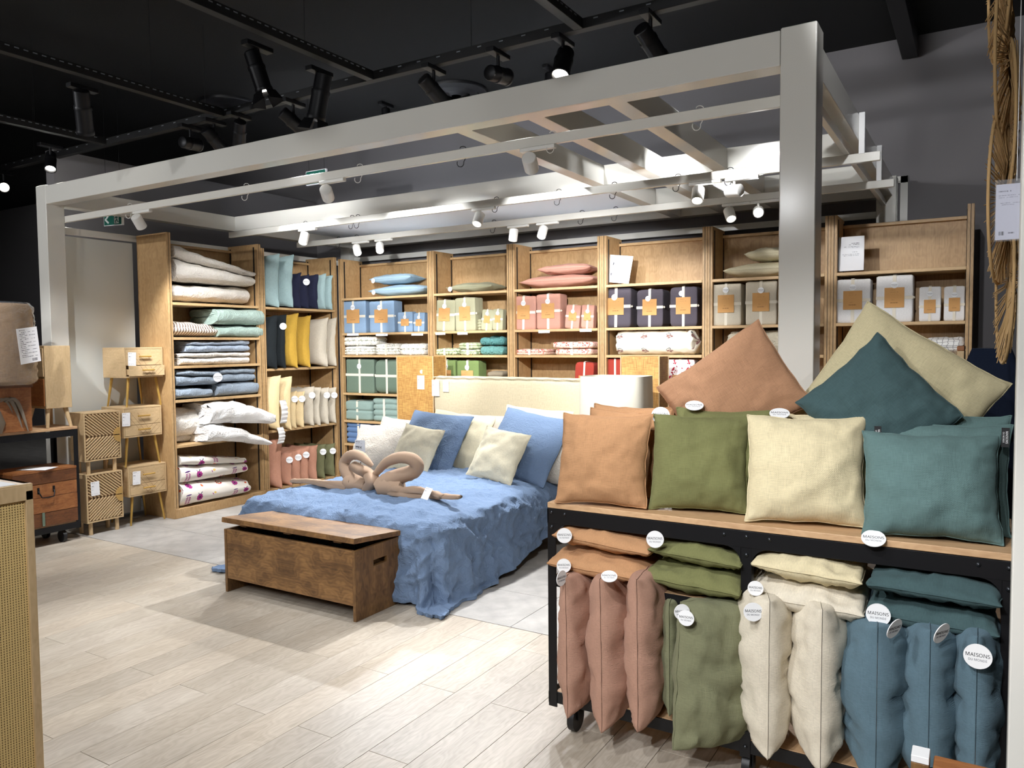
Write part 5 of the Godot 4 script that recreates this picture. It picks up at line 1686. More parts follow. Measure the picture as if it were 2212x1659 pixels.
# ---------------------------------------------------------------- storage chest with its lid ajar
func build_chest() -> void:
	var o := Vector3(-3.63, 0, -3.48)
	var n := thing("storage_chest", "brown wooden storage chest with lid ajar at the bed foot", "chest", o)
	var hx := 0.57
	var hz := 0.205
	var top := 0.415
	var m := MB.new()
	m.span(Vector3(-hx + 0.022, 0.09, hz - 0.024), Vector3(hx - 0.022, top, hz - 0.002), 0.003)
	part(n, "front_panel", m, M.brown_across)
	m = MB.new()
	m.span(Vector3(-hx + 0.022, 0.09, -hz), Vector3(hx - 0.022, top, -hz + 0.022), 0.003)
	part(n, "back_panel", m, M.brown_across)
	m = MB.new()
	m.span(Vector3(-hx + 0.022, 0.09, -hz + 0.022), Vector3(hx - 0.022, 0.11, hz - 0.024), 0.002)
	part(n, "bottom_panel", m, M.brown_wood)
	for s in [-1, 1]:                  # sides run to the floor; a slot for the hand
		m = MB.new()
		var x0: float = s * hx - s * 0.022
		var x1: float = s * hx
		m.span(Vector3(x0, 0, -hz), Vector3(x1, 0.292, hz), 0.002)
		m.span(Vector3(x0, 0.326, -hz), Vector3(x1, top, hz), 0.002)
		m.span(Vector3(x0, 0.29, -hz), Vector3(x1, 0.328, -0.075), 0.002)
		m.span(Vector3(x0, 0.29, 0.045), Vector3(x1, 0.328, hz), 0.002)
		part(n, "side_panel", m, M.brown_wood)
	m = MB.new()
	var tilt := Basis(Vector3.RIGHT, -0.095)
	m.box(Vector3(0, 0.018, hz + 0.008), Vector3(hx * 2 + 0.012, 0.034, hz * 2 + 0.016), 0.004)
	var lid := part(n, "lid", m, M.brown_across, Vector3(0, top + 0.004, -hz), tilt)
	m = MB.new()
	for x in [-0.4, 0.0, 0.42]: m.box(Vector3(x, -0.006, hz * 2 - 0.02), Vector3(0.06, 0.014, 0.02), 0.004)
	part(lid, "stop_block", m, M.brown_wood)
	m = MB.new()
	for x in [-0.45, 0.45]: m.box(Vector3(x, top - 0.02, -hz - 0.004), Vector3(0.07, 0.05, 0.006), 0.002)
	part(n, "hinge", m, M.black_metal)
	m = MB.new()
	m.cyl(Vector3(0.44, 0.3, 0.05), Vector3(0.44, top + 0.04, 0.09), 0.006, 0.006, 8)
	part(n, "lid_stay", m, M.black_metal)

# ---------------------------------------------------------------- wheeled rack of cushions
const RZ := -2.75          # front of the rack
const RY := 0.953          # top of its board
func tag_at(n: Node3D, u: float, v: float, z: float, r := 0.034, turn := 0.0, pitch := 0.0) -> void:
	var p := pz(u, v, z)
	var b := facing(Vector3(CAM.x - p.x, 0, CAM.z - p.z)) * Basis(Vector3.UP, turn) * Basis(Vector3.RIGHT, pitch)
	var inv := n.transform.affine_inverse()
	swing_tag(n, inv * p, r, inv.basis * b)
# cushion standing on the board, given its lower corners and the row of its top edge in the picture
func leaning(label: String, mat: Material, bl: Vector2, br: Vector2, top: Vector2, lean: float, o := {}) -> Node3D:
	var dz: float = o.get("back", 0.0)
	var a := py(bl.x, bl.y, RY + 0.005)
	var b := py(br.x, br.y, RY + 0.005)
	if o.has("z"):
		a = pz(bl.x, bl.y, o.z); b = pz(br.x, br.y, o.z)
		a.y = RY + 0.005; b.y = a.y
	var c := (a + b) * 0.5
	var w := (b - a).length()
	var right := (b - a).normalized()
	var up := (Vector3.UP * cos(lean) + right.cross(Vector3.UP) * -sin(lean)).normalized()
	var lo := 0.1
	var hi := 0.9
	for q in 30:
		var mid := (lo + hi) * 0.5
		if row_of(c + up * mid) > top.y: lo = mid
		else: hi = mid
	var h := lo
	var bas := Basis(right, up, right.cross(up)) * Basis(Vector3(0, 0, 1), o.get("roll", 0.0))
	return cushion("rack_cushion", label, mat, w * o.get("ws", 1.0), h, o.get("t", 0.2), c + up * h * 0.5 + Vector3(0, 0, -dz), bas, {"seed": int(bl.x), "wr": o.get("wr", 0.007), "ears": 0.07, "full": 0.5, "seam_r": 0.003}, o.get("k", 40), "cushions on the wheeled rack")
# cushion lying on the middle shelf, front edge to the aisle
func flat_on_rack(label: String, mat: Material, u0: float, u1: float, y: float, t: float, o := {}) -> Node3D:
	var z := RZ + 0.03
	var a := pz(u0, 1250, z).x
	var b := pz(u1, 1250, z).x
	var d := 0.46
	return cushion("rack_cushion", label, mat, b - a, d, t, Vector3((a + b) * 0.5, y + t * 0.5, z - d * 0.5 + o.get("out", 0.0)), Basis(Vector3(0, 0, 1), o.get("roll", 0.0)) * Basis(Vector3.RIGHT, -PI / 2 + 0.05), {"seed": int(u0), "wr": 0.010, "ears": 0.03, "full_u": 0.3, "full_v": 0.42, "seam_r": 0.0028}, 32, "cushions on the wheeled rack")
# cushion standing on edge on the low shelf, seam to the aisle
func edge_on_rack(label: String, mat: Material, u: float, v0: float, v1: float, t: float, yaw: float, o := {}) -> Node3D:
	var z: float = RZ + o.get("out", 0.10)
	var p := pz(u, v0, z)
	var q := pz(u, v1, z)
	var h := p.y - q.y
	var w: float = o.get("w", 0.46)
	t *= 1.08
	var dir := Basis(Vector3.UP, yaw) * Vector3(0, 0, 1)
	var c := Vector3(p.x, (p.y + q.y) * 0.5, z) - dir * w * 0.5
	var b := Basis(Vector3.UP, yaw - PI / 2) * Basis(Vector3(0, 0, 1), o.get("tilt", -0.03))
	return cushion("rack_cushion", label, mat, w, h, t, c, b, {"seed": int(u + v1), "wr": o.get("wr", 0.009), "ears": 0.02, "full_u": 0.5, "full_v": 0.27, "creases": o.get("creases", [[0.3, 0.2, 0.16], [-0.25, -0.25, 0.14]]), "seam_r": 0.0022, "bend": o.get("bend", 0.0), "pucker": 9.0}, 36, "cushions on the wheeled rack")

func build_rack() -> void:
	var x0 := -1.507
	var x1 := 0.107
	var zb := -3.30
	var n := thing("display_rack", "black metal display rack on wheels with pale wooden top", "rack", Vector3.ZERO)
	var m := MB.new()
	m.span(Vector3(x0, RY - 0.024, zb), Vector3(x1, RY, RZ), 0.003)
	part(n, "top_board", m, M.rack_wood)
	for y in [0.655, 0.165]:
		m = MB.new()
		m.span(Vector3(x0 + 0.03, y - 0.018, zb + 0.01), Vector3(x1 - 0.03, y, RZ - 0.012), 0.002)
		part(n, "shelf_board", m, M.rack_wood)
		m = MB.new()
		m.span(Vector3(x0 + 0.036, y - 0.05, RZ - 0.012), Vector3(x1 - 0.036, y - 0.002, RZ - 0.006), 0.001)
		part(n, "shelf_rail", m, M.black_metal)
		m = MB.new()
		m.span(Vector3(x0 + 0.036, y - 0.05, zb + 0.004), Vector3(x1 - 0.036, y - 0.002, zb + 0.01), 0.001)
		part(n, "shelf_rail", m, M.black_metal)
	for x in [x0, -0.72, x1 - 0.038]:
		for z in [RZ - 0.008, zb + 0.004]:
			m = MB.new()
			m.span(Vector3(x, 0.10, z), Vector3(x + 0.038, RY - 0.024, z + 0.006), 0.001)
			m.span(Vector3(x if x < -1 else x + 0.032, 0.10, z - 0.03 if z > -3 else z), Vector3(x + 0.006 if x < -1 else x + 0.038, RY - 0.024, z + 0.006 if z > -3 else z + 0.036), 0.001)
			part(n, "post", m, M.black_metal)
	for z in [RZ - 0.007, zb + 0.004]:
		m = MB.new()
		m.span(Vector3(x0, RY - 0.085, z), Vector3(x1, RY - 0.025, z + 0.007), 0.001)
		part(n, "top_rail", m, M.black_metal)
	for x in [x0, x1 - 0.006]:
		m = MB.new()
		m.span(Vector3(x, RY - 0.085, zb), Vector3(x + 0.006, RY - 0.025, RZ), 0.001)
		m.span(Vector3(x, 0.115, zb), Vector3(x + 0.006, 0.163, RZ), 0.001)
		part(n, "side_rail", m, M.black_metal)
	# curved gussets beside the posts under the top rail
	for g in [[x0 + 0.038, 1], [-0.72, -1], [-0.682, 1], [x1 - 0.038, -1]]:
		var ol := PackedVector2Array([Vector2(0, 0)])
		for q in 7:
			var a := PI * 0.5 * q / 6.0
			ol.append(Vector2(g[1] * (0.06 - 0.06 * sin(a)), -(0.06 - 0.06 * cos(a))))
		if g[1] > 0: ol.reverse()
		m = MB.new()
		m.prism(ol, RZ - 0.007, RZ - 0.001, Basis.IDENTITY, Vector3(g[0], RY - 0.085, 0))
		part(n, "gusset", m, M.black_metal)
	m = MB.new()
	for p in [[x0 + 0.02, RY - 0.04], [x0 + 0.02, RY - 0.10], [x0 + 0.08, RY - 0.042], [-0.70, RY - 0.045], [-0.70, RY - 0.11], [-0.62, RY - 0.045], [-0.78, RY - 0.045], [x1 - 0.02, RY - 0.045], [x1 - 0.02, RY - 0.11], [x1 - 0.1, RY - 0.045], [-0.70, 0.2], [-0.70, 0.14]]:
		m.lathe(Vector3(p[0], p[1], RZ - 0.001), PackedVector2Array([Vector2(0.008, 0), Vector2(0.0065, 0.004), Vector2(0, 0.0055)]), 12, Basis(Vector3.RIGHT, PI / 2))
	part(n, "rivets", m, M.rivet).set_meta("kind", "stuff")
	for x in [x0 + 0.1, -0.70, x1 - 0.1]:
		for z in [RZ - 0.05, zb + 0.06]:
			m = MB.new()
			m.cyl(Vector3(x - 0.014, 0.052, z), Vector3(x + 0.014, 0.052, z), 0.052, 0.052, 28)
			var c := part(n, "caster", m, M.black)
			m = MB.new()
			m.span(Vector3(x - 0.022, 0.05, z - 0.018), Vector3(x - 0.016, 0.115, z + 0.018), 0.002)
			m.span(Vector3(x + 0.016, 0.05, z - 0.018), Vector3(x + 0.022, 0.115, z + 0.018), 0.002)
			part(c, "fork", m, M.black_metal)
	var tan := cloth(srgb(192, 146, 106), 5.0, 0.7)
	var rose := cloth(srgb(182, 142, 122), 5.0, 0.7)
	var olive := cloth(srgb(124, 125, 82), 5.0, 0.7)
	var sage := cloth(srgb(128, 129, 100), 5.0, 0.7)
	var cream := cloth(srgb(226, 212, 174), 5.0, 0.7)
	var ivory := cloth(srgb(226, 216, 196), 5.0, 0.7)
	var teal := cloth(srgb(100, 126, 124), 5.0, 0.7)
	var deep := cloth(srgb(72, 94, 96), 5.0, 0.7)
	var petrol := cloth(srgb(98, 122, 134), 5.0, 0.7)
	# big cushions standing on a corner at the back of the top board
	diamond("brown tan cushion propped on its corner behind the others", cloth(srgb(182, 138, 106), 5.0, 0.7), 1580, 852, -3.12, 0.50, 0.395, 0.60, 0.12, 0.0)
	diamond("large khaki cushion propped on its corner", cloth(srgb(206, 194, 156), 5.0, 0.7), 1920, 872, -3.2, 0.56, 0.56, PI / 4 + 0.20, 0.10, 0.0)
	diamond("dark teal cushion propped on its corner before the khaki one", deep, 1892, 884, -3.05, 0.38, 0.40, PI / 4 - 0.03, 0.14, 0.0)
	# rows standing on the top board, rear ones first
	leaning("tan cushion at the back of its row", tan, Vector2(1275, 1040), Vector2(1450, 1050), Vector2(1362, 876), 0.12, {"z": -3.07, "t": 0.16, "k": 24})
	leaning("tan cushion in the middle of its row", tan, Vector2(1265, 1055), Vector2(1440, 1065), Vector2(1350, 885), 0.14, {"z": -2.97, "t": 0.16, "k": 24})
	leaning("olive cushion at the back of its row", olive, Vector2(1460, 1050), Vector2(1672, 1060), Vector2(1566, 879), 0.12, {"z": -3.07, "t": 0.16, "k": 24})
	leaning("olive cushion in the middle of its row", olive, Vector2(1452, 1065), Vector2(1655, 1075), Vector2(1555, 884), 0.14, {"z": -2.97, "t": 0.16, "k": 24})
	leaning("cream cushion standing behind another cream one", cream, Vector2(1660, 1080), Vector2(1900, 1090), Vector2(1780, 893), 0.14, {"z": -3.0, "t": 0.16, "k": 24})
	leaning("teal cushion at the back of its row", teal, Vector2(1915, 1080), Vector2(2182, 1090), Vector2(2050, 893), 0.12, {"z": -3.07, "t": 0.16, "k": 24})
	leaning("teal cushion in the middle of its row", teal, Vector2(1905, 1110), Vector2(2184, 1120), Vector2(2045, 912), 0.14, {"z": -2.96, "t": 0.16, "k": 24})
	var c1 := leaning("tan linen cushion at the front of its row", tan, Vector2(1199, 1085), Vector2(1396, 1100), Vector2(1310, 894), 0.30, {"roll": 0.0, "t": 0.17, "ws": 1.0})
	var c2 := leaning("olive linen cushion at the front of its row", olive, Vector2(1402, 1098), Vector2(1618, 1112), Vector2(1515, 896), 0.30, {"t": 0.18})
	var c3 := leaning("cream linen cushion at the front of its row", cream, Vector2(1610, 1126), Vector2(1876, 1142), Vector2(1750, 899), 0.30, {"t": 0.19})
	var c4 := leaning("teal linen cushion at the front of its row", teal, Vector2(1862, 1154), Vector2(2168, 1178), Vector2(2040, 935), 0.30, {"t": 0.20})
	tag_at(c2, 1427, 897, -2.93, 0.036, 0.0, -0.5)
	tag_at(c2, 1500, 876, -3.0, 0.036, 0.0, -1.1)
	tag_at(c3, 1684, 893, -2.96, 0.036, 0.0, -1.1)
	tag_at(c4, 1887, 1163, -2.735, 0.037, 0.0, -1.0)
	woven_label(c3, 1896, 940, -2.90, 0.0)
	woven_label(c4, 2172, 945, -2.90, 0.0)
	# lying on the middle shelf
	var ya := 0.658
	var f1 := flat_on_rack("tan cushion lying lowest at the end of the shelf", tan, 1190, 1396, ya, 0.13, {"roll": -0.03, "out": 0.03})
	var f2 := flat_on_rack("tan cushion lying on top of another tan one", tan, 1196, 1402, ya + 0.112, 0.115, {"roll": -0.06, "out": 0.01})
	var f3 := flat_on_rack("olive cushion lying lowest beside the middle post", olive, 1392, 1600, ya, 0.13, {"roll": -0.03, "out": 0.02})
	var f4 := flat_on_rack("olive cushion lying on top of another olive one", olive, 1400, 1600, ya + 0.114, 0.10, {"roll": -0.05})
	var f5 := flat_on_rack("cream cushion lying lowest beside the middle post", ivory, 1624, 1868, ya, 0.13, {"roll": -0.03, "out": 0.03})
	var f6 := flat_on_rack("cream cushion lying on top of another cream one", cream, 1624, 1862, ya + 0.112, 0.115, {"roll": -0.04, "out": 0.02})
	var f7 := flat_on_rack("dark teal cushion lying lowest at the shelf end", deep, 1872, 2160, ya, 0.13, {"roll": -0.02, "out": 0.02})
	var f8 := flat_on_rack("dark teal cushion lying on top of another teal one", deep, 1876, 2164, ya + 0.114, 0.10, {"roll": -0.03, "out": 0.04})
	tag_at(f2, 1219, 1157, -2.685, 0.030)
	tag_at(f1, 1218, 1222, -2.66, 0.028)
	tag_at(f4, 1415, 1165, -2.69, 0.032)
	tag_at(f5, 1632, 1271, -2.665, 0.026)
	tag_at(f7, 1897, 1328, -2.66, 0.036)
	# standing on the low shelf
	var e1 := edge_on_rack("rose tan cushion on edge nearest the rack end", rose, 1222, 1243, 1550, 0.17, 0.10, {"out": 0.13})
	var e2 := edge_on_rack("rose tan cushion on edge between two others", rose, 1297, 1247, 1582, 0.20, 0.14, {"out": 0.13})
	var e3 := edge_on_rack("rose tan cushion on edge beside the sage ones", rose, 1376, 1246, 1580, 0.18, 0.12, {"out": 0.13})
	edge_on_rack("sage cushion squeezed behind the slumped one", sage, 1446, 1300, 1545, 0.12, 0.2, {"out": 0.04})
	var e5 := edge_on_rack("big sage cushion slumped with its flat side showing", sage, 1462, 1305, 1622, 0.22, -0.62, {"out": 0.15, "w": 0.40, "wr": 0.012, "tilt": 0.06})
	var e6 := edge_on_rack("ivory cushion on edge beside the middle post", ivory, 1662, 1290, 1640, 0.21, 0.30, {"out": 0.13, "tilt": -0.05})
	var e7 := edge_on_rack("ivory cushion on edge beside the petrol ones", ivory, 1776, 1312, 1668, 0.20, 0.22, {"out": 0.13})
	var e8 := edge_on_rack("petrol blue cushion on edge beside the ivory ones", petrol, 1896, 1348, 1700, 0.24, 0.1, {"out": 0.13, "creases": [[0.42, 0.25, 0.12], [-0.2, -0.3, 0.26], [-0.65, 0.1, 0.16]]})
	var e9 := edge_on_rack("petrol blue cushion on edge between two others", petrol, 2010, 1358, 1712, 0.21, 0.06, {"out": 0.12, "creases": [[0.18, 0.05, 0.28], [-0.35, 0.3, 0.2], [0.6, 0.2, 0.1]]})
	var e10 := edge_on_rack("petrol blue cushion on edge at the rack end", petrol, 2112, 1368, 1720, 0.165, 0.0, {"out": 0.11, "creases": [[0.2, -0.1, 0.2], [-0.4, -0.25, 0.2]]})
	tag_at(e1, 1213, 1249, -2.59, 0.030, 0.9)
	tag_at(e2, 1316, 1245, -2.59, 0.030, 0.0, -1.1)
	tag_at(e5, 1473, 1322, -2.575, 0.028, 0.3)
	tag_at(e5, 1482, 1335, -2.57, 0.028, -0.2)
	tag_at(e6, 1627, 1322, -2.60, 0.032, 0.2)
	tag_at(e8, 1932, 1358, -2.60, 0.034, 1.0, 0.3)
	tag_at(e9, 2034, 1368, -2.60, 0.034, 1.0, 0.3)
	tag_at(e10, 2112, 1418, -2.60, 0.037)

func woven_label(n: Node3D, u: float, v: float, z: float, turn: float) -> void:
	var p := pz(u, v, z)
	var inv := n.transform.affine_inverse()
	var b := inv.basis * facing(Vector3(CAM.x - p.x, 0.1, CAM.z - p.z)) * Basis(Vector3(0, 0, 1), -PI / 2 + turn)
	var m := MB.new()
	m.box(Vector3.ZERO, Vector3(0.062, 0.022, 0.0016), 0.0003)
	var l := part(n, "woven_label", m, M.black, inv * p, b, "small black woven label")
	part(l, "lettering", words("MAISONS", 0.007), M.paper, Vector3(0, 0.004, 0.001))
	part(l, "lettering", words("DU MONDE", 0.005), M.paper, Vector3(0, -0.005, 0.001))
func diamond(label: String, mat: Material, u: float, v: float, z: float, w: float, h: float, spin: float, lean: float, yaw: float) -> void:
	cushion("rack_cushion", label, mat, w, h, 0.17, pz(u, v, z), Basis(Vector3.UP, yaw) * Basis(Vector3.RIGHT, -lean) * Basis(Vector3(0, 0, 1), spin), {"seed": int(u), "wr": 0.008, "ears": 0.05, "full": 0.46}, 40, "cushions on the wheeled rack")

# ---------------------------------------------------------------- furniture at the left
const TURN := PI / 2          # front towards the aisle (+x)
func small_price(n: Node3D, at: Vector3, w: float, h: float, b := Basis.IDENTITY) -> void:
	part(n, "price_tag", card_mesh(w, h), M.price_print, at, b, "white price tag")
# bedside table with two drawers and splayed gold legs; origin on the floor under the middle of its front
func gold_table(label: String, at: Vector3, turn: float, pulled: float, tag_x: float) -> void:
	var n := thing("bedside_table", label, "bedside table", at, "gold legged bedside tables", Basis(Vector3.UP, turn))
	var w := 0.375
	var d := 0.33
	var y0 := 0.262
	var y1 := 0.534
	var m := MB.new()
	var th := 0.014
	m.span(Vector3(-w * 0.5, y1 - th, -d), Vector3(w * 0.5, y1, 0), 0.002)
	m.span(Vector3(-w * 0.5, y0, -d), Vector3(w * 0.5, y0 + th, 0), 0.002)
	m.span(Vector3(-w * 0.5, y0 + th, -d), Vector3(-w * 0.5 + th, y1 - th, 0), 0.001)
	m.span(Vector3(w * 0.5 - th, y0 + th, -d), Vector3(w * 0.5, y1 - th, 0), 0.001)
	m.span(Vector3(-w * 0.5 + th, y0 + th, -d), Vector3(w * 0.5 - th, y1 - th, -d + 0.008), 0.0)
	part(n, "carcass", m, M.pale_across)
	for s in [[0, y0 + 0.112, y1 - th - 0.002, 0.0], [1, y0 + th + 0.002, y0 + 0.108, pulled]]:
		m = MB.new()
		m.span(Vector3(-w * 0.5 + th + 0.002, s[1], -0.012), Vector3(w * 0.5 - th - 0.002, s[2], 0.001), 0.001)
		m.span(Vector3(-w * 0.5 + th + 0.012, s[1] + 0.01, -0.26), Vector3(-w * 0.5 + th + 0.02, s[2] - 0.03, -0.012), 0.001)
		m.span(Vector3(w * 0.5 - th - 0.02, s[1] + 0.01, -0.26), Vector3(w * 0.5 - th - 0.012, s[2] - 0.03, -0.012), 0.001)
		var dr := part(n, "drawer", m, M.pale_across, Vector3(0, 0, s[3]))
		var cy: float = (s[1] + s[2]) * 0.5 + 0.006
		m = MB.new()
		m.cyl(Vector3(-0.058, cy, 0.022), Vector3(0.058, cy, 0.022), 0.0065, 0.0065, 12)
		for x in [-0.045, 0.045]: m.cyl(Vector3(x, cy, 0.0), Vector3(x, cy, 0.02), 0.004, 0.004, 8)
		part(dr, "handle", m, M.gold, Vector3.ZERO, Basis.IDENTITY, "brass bar handle")
		m = MB.new()              # carved lines crossing the fronts
		for g in [[-0.16, 0.11, 0.03, -0.12], [-0.12, 0.12, 0.07, -0.12], [-0.05, 0.11, 0.11, -0.12], [0.16, 0.045, -0.02, -0.09], [0.16, 0.015, 0.02, -0.12], [0.165, -0.03, 0.06, -0.12]]:
			var a := Vector2(g[0], g[1] + 0.37)
			var b := Vector2(g[2], g[3] + 0.37)
			var lo: float = s[1] + 0.003
			var hi: float = s[2] - 0.003
			if maxf(a.y, b.y) < lo or minf(a.y, b.y) > hi: continue
			var t0 := clampf((hi - a.y) / (b.y - a.y), 0.0, 1.0)
			var t1 := clampf((lo - a.y) / (b.y - a.y), 0.0, 1.0)
			var p := a.lerp(b, minf(t0, t1))
			var q := a.lerp(b, maxf(t0, t1))
			if p.distance_to(q) < 0.01: continue
			m.box(Vector3((p.x + q.x) * 0.5, (p.y + q.y) * 0.5, 0.0008), Vector3(p.distance_to(q), 0.0018, 0.001), 0.0, Basis(Vector3(0, 0, 1), atan2(q.y - p.y, q.x - p.x)))
		part(dr, "carved_line", m, M.groove)
	for x in [-1, 1]:
		for z in [-0.04, -d + 0.04]:
			m = MB.new()
			var zz := 0.02 if z > -0.1 else -0.02
			m.cyl(Vector3(x * (w * 0.5 - 0.02), 0, z + zz), Vector3(x * (w * 0.5 - 0.055), y0, z), 0.008, 0.013, 14)
			part(n, "leg", m, M.gold)
	small_price(n, Vector3(tag_x, 0.43, 0.008), 0.075, 0.12, Basis(Vector3(0, 0, 1), -0.03))
# narrow cabinet with slanting ridges and half-moon brass pulls
func ridged_cabinet(label: String, at: Vector3, turn: float, tagged: bool) -> void:
	var n := thing("carved_cabinet", label, "cabinet", at, "ridged bedside cabinets", Basis(Vector3.UP, turn))
	var w := 0.325
	var d := 0.21
	var y0 := 0.107
	var y1 := 0.526
	var th := 0.013
	var m := MB.new()
	m.span(Vector3(-w * 0.5, y1 - th, -d), Vector3(w * 0.5, y1, 0), 0.002)
	m.span(Vector3(-w * 0.5, y0, -d), Vector3(w * 0.5, y0 + th, 0), 0.002)
	m.span(Vector3(-w * 0.5, y0 + th, -d), Vector3(-w * 0.5 + th, y1 - th, 0), 0.001)
	m.span(Vector3(w * 0.5 - th, y0 + th, -d), Vector3(w * 0.5, y1 - th, 0), 0.001)
	m.span(Vector3(-w * 0.5 + th, y0 + th, -d), Vector3(w * 0.5 - th, y1 - th, -d + 0.01), 0.0)
	part(n, "carcass", m, M.pale_wood)
	var mid := (y0 + y1) * 0.5
	for s in [1, -1]:
		m = MB.new()
		var lo := mid + 0.002 if s > 0 else y0 + th + 0.002
		var hi := y1 - th - 0.002 if s > 0 else mid - 0.002
		m.span(Vector3(-w * 0.5 + th + 0.002, lo, -0.016), Vector3(w * 0.5 - th - 0.002, hi, -0.008), 0.0)
		var dr := part(n, "drawer", m, M.ridge_dark)
		m = MB.new()
		var k := -0.5
		while k < 0.5:            # ridges x - s*y*0.9 = k, cut to the front
			var p0 := Vector2(-w * 0.5 + th + 0.003, 0)
			var xa := -w * 0.5 + th + 0.004
			var xb := w * 0.5 - th - 0.004
			var pts := []
			for x in [xa, xb]:
				var y: float = (lo + hi) * 0.5 - s * (x - k) * 0.85
				pts.append(Vector2(x, y))
			var a: Vector2 = pts[0]
			var b: Vector2 = pts[1]
			var t0 := 0.0
			var t1 := 1.0
			if absf(b.y - a.y) > 0.0001:
				var ta := (lo + 0.002 - a.y) / (b.y - a.y)
				var tb := (hi - 0.002 - a.y) / (b.y - a.y)
				t0 = maxf(0.0, minf(ta, tb)); t1 = minf(1.0, maxf(ta, tb))
			if t1 - t0 > 0.04:
				var p := a.lerp(b, t0)
				var q := a.lerp(b, t1)
				m.box(Vector3((p.x + q.x) * 0.5, (p.y + q.y) * 0.5, -0.004), Vector3(p.distance_to(q), 0.0125, 0.012), 0.004, Basis(Vector3(0, 0, 1), atan2(q.y - p.y, q.x - p.x)))
			k += 0.031
		part(dr, "carved_ridges", m, M.pale_wood)
		var ol := PackedVector2Array()
		for q in 13:
			var a := PI * 0.5 + PI * 0.5 * q / 12.0
			ol.append(Vector2(cos(a) * 0.062, s * sin(a) * 0.062))
		ol.append(Vector2(0, 0))
		if s < 0: ol.reverse()
		m = MB.new()
		m.prism(ol, 0.002, 0.008, Basis.IDENTITY, Vector3(w * 0.5 - th * 0.6, mid + s * 0.004, 0))
		part(dr, "pull", m, M.gold_flat, Vector3.ZERO, Basis.IDENTITY, "brass quarter circle pull")
	for x in [-1, 1]:
		for z in [-0.035, -d + 0.035]:
			m = MB.new()
			m.cyl(Vector3(x * (w * 0.5 - 0.045), 0, z), Vector3(x * (w * 0.5 - 0.045), y0, z), 0.017, 0.017, 16)
			part(n, "leg", m, M.pale_wood)
	if tagged: small_price(n, Vector3(-0.09, 0.40, 0.008), 0.075, 0.12, Basis(Vector3(0, 0, 1), 0.03))

